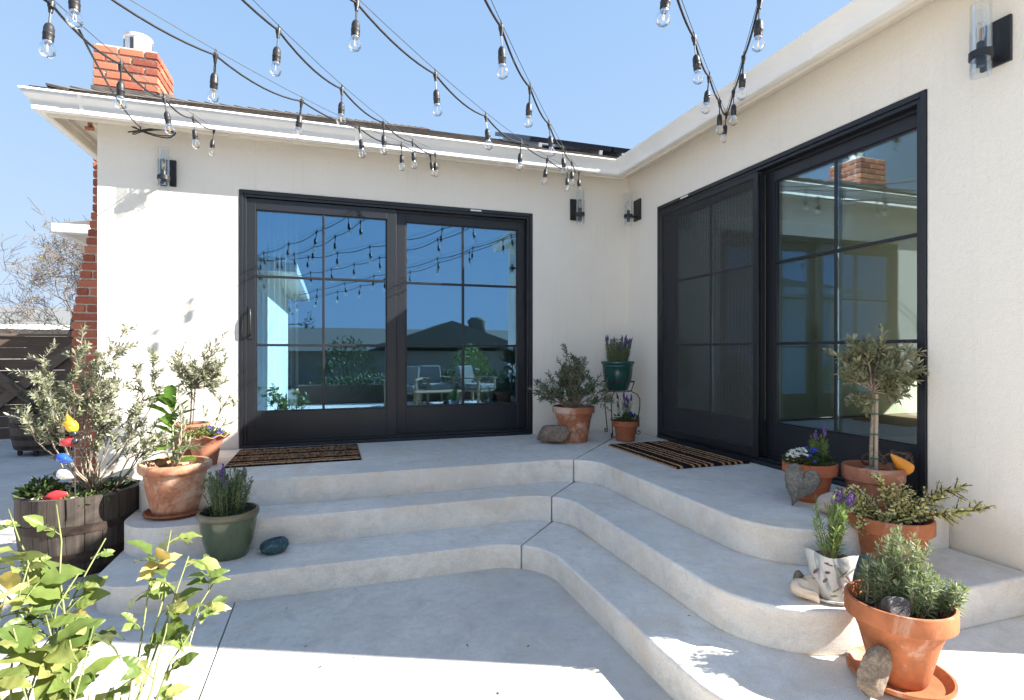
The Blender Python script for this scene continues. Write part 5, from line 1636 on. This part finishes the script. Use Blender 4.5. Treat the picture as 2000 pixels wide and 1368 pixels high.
for k, (tp, n, s) in enumerate([((-3.507,-2.981,.80), 4, .9), ((-3.627,-2.95,.79), 5, .95), ((-3.40,-2.96,.69), 5, 1), ((-3.55,-3.03,.70), 6, 1), ((-3.50,-3.14,.70), 7, 1), ((-3.60,-3.10,.66), 6, 1), ((-3.42,-3.08,.64), 6, 1), ((-3.52,-3.22,.64), 7, 1.05), ((-3.46,-3.16,.58), 6, 1), ((-3.40,-3.20,.56), 6, 1), ((-3.47,-3.28,.60), 6, 1), ((-3.36,-3.16,.53), 5, .95), ((-3.56,-3.22,.56), 6, 1), ((-3.44,-3.33,.53), 6, 1)]):
    cane(base_pts[k % 4], tp, max(2, int(n*.62)), .0042, s*1.08, .48)
p = cane((-3.30, -3.42, .10), (-3.235, -2.975, .70), 3, .0045, .8, .60, bow=.05)
p = cane((-3.32, -3.40, .12), (-3.18, -3.02, .635), 3, .0045, .85, .6, bow=.05)
cane((-3.30, -3.42, .10), (-3.10, -3.10, .585), 4, .004, .75, .50, bow=.06)
cane((-3.28, -3.44, .15), (-3.20, -3.14, .54), 4, .004, .8, .45, bow=.06)
cane((-3.32, -3.40, .10), (-3.26, -3.06, .62), 4, .004, .9, .5)
cane((-3.28, -3.45, .18), (-3.125, -3.165, .53), 1, .0028, .7, .9, True, bow=-.06)
for (a, b, r) in [((-3.36,-3.46,0), (-3.30,-3.34,.46), .011), ((-3.30,-3.50,0), (-3.24,-3.38,.47), .010), ((-3.26,-3.46,0), (-3.24,-3.28,.44), .007)]:
    red.tube([Vector(a)-ro, (Vector(a)+Vector(b))/2-ro+Vector((.01, 0, .02)), Vector(b)-ro], [r, r*.9, r*.6], 7)
canes.build('cane', M['stem_green'], rose, smooth='all'); red.build('old_cane', M['bark_pale'], rose, smooth='all')
cpos = Vector((-2.797, -4.796, 1.22))-ro
LEAVES.sort(key=lambda l: (l[0]-cpos).length)
for i, (p, d, n, s, old) in enumerate(LEAVES):
    if i < 300:
        o = link('leaf', rose_old if old else rose_me[i % 6], rose, p); o.scale = (s, s, s); orient(o, d, n)
    else:
        leaf(small, p, d, n, .062*s, .040*s, 'lance', .2)
if small.v: stuff(small.build('foliage', M['lf_rose'], rose))

# ------------------------------------------------------------------ bits of dry leaf on the steps and patio
rg = random.Random(77); mb = MB()
for k in range(46):
    if k < 16: p = Vector((rg.uniform(-1.6, -1.2), rg.uniform(-3.2, -2.0), H1+.003 if True else 0)) if k % 2 else Vector((rg.uniform(-1.3, -1.06), rg.uniform(-2.9, -1.7), H2+.003))
    elif k < 26: p = Vector((rg.uniform(-3.4, -1.3), rg.uniform(-1.1, -.9), H3+.003))
    else: p = Vector((rg.uniform(-3.6, -1.75), rg.uniform(-3.2, -1.95), .003))
    if p.z == H1+.003 and p.x > -1.39: p.x = -1.42
    a = rg.uniform(0, 6.28); d = Vector((math.cos(a), math.sin(a), rg.uniform(0, .25)))
    L = rg.uniform(.006, .022)
    leaf(mb, p, d, Vector((rg.uniform(-.3, .3), rg.uniform(-.3, .3), 1)), L, L*rg.uniform(.2, .5), 'lance')
o = mb.build('leaf_litter', M['bark_dark'], None)
props(o, 'tiny bits of dry leaf scattered over the steps and patio', 'leaf litter', None, 'stuff')
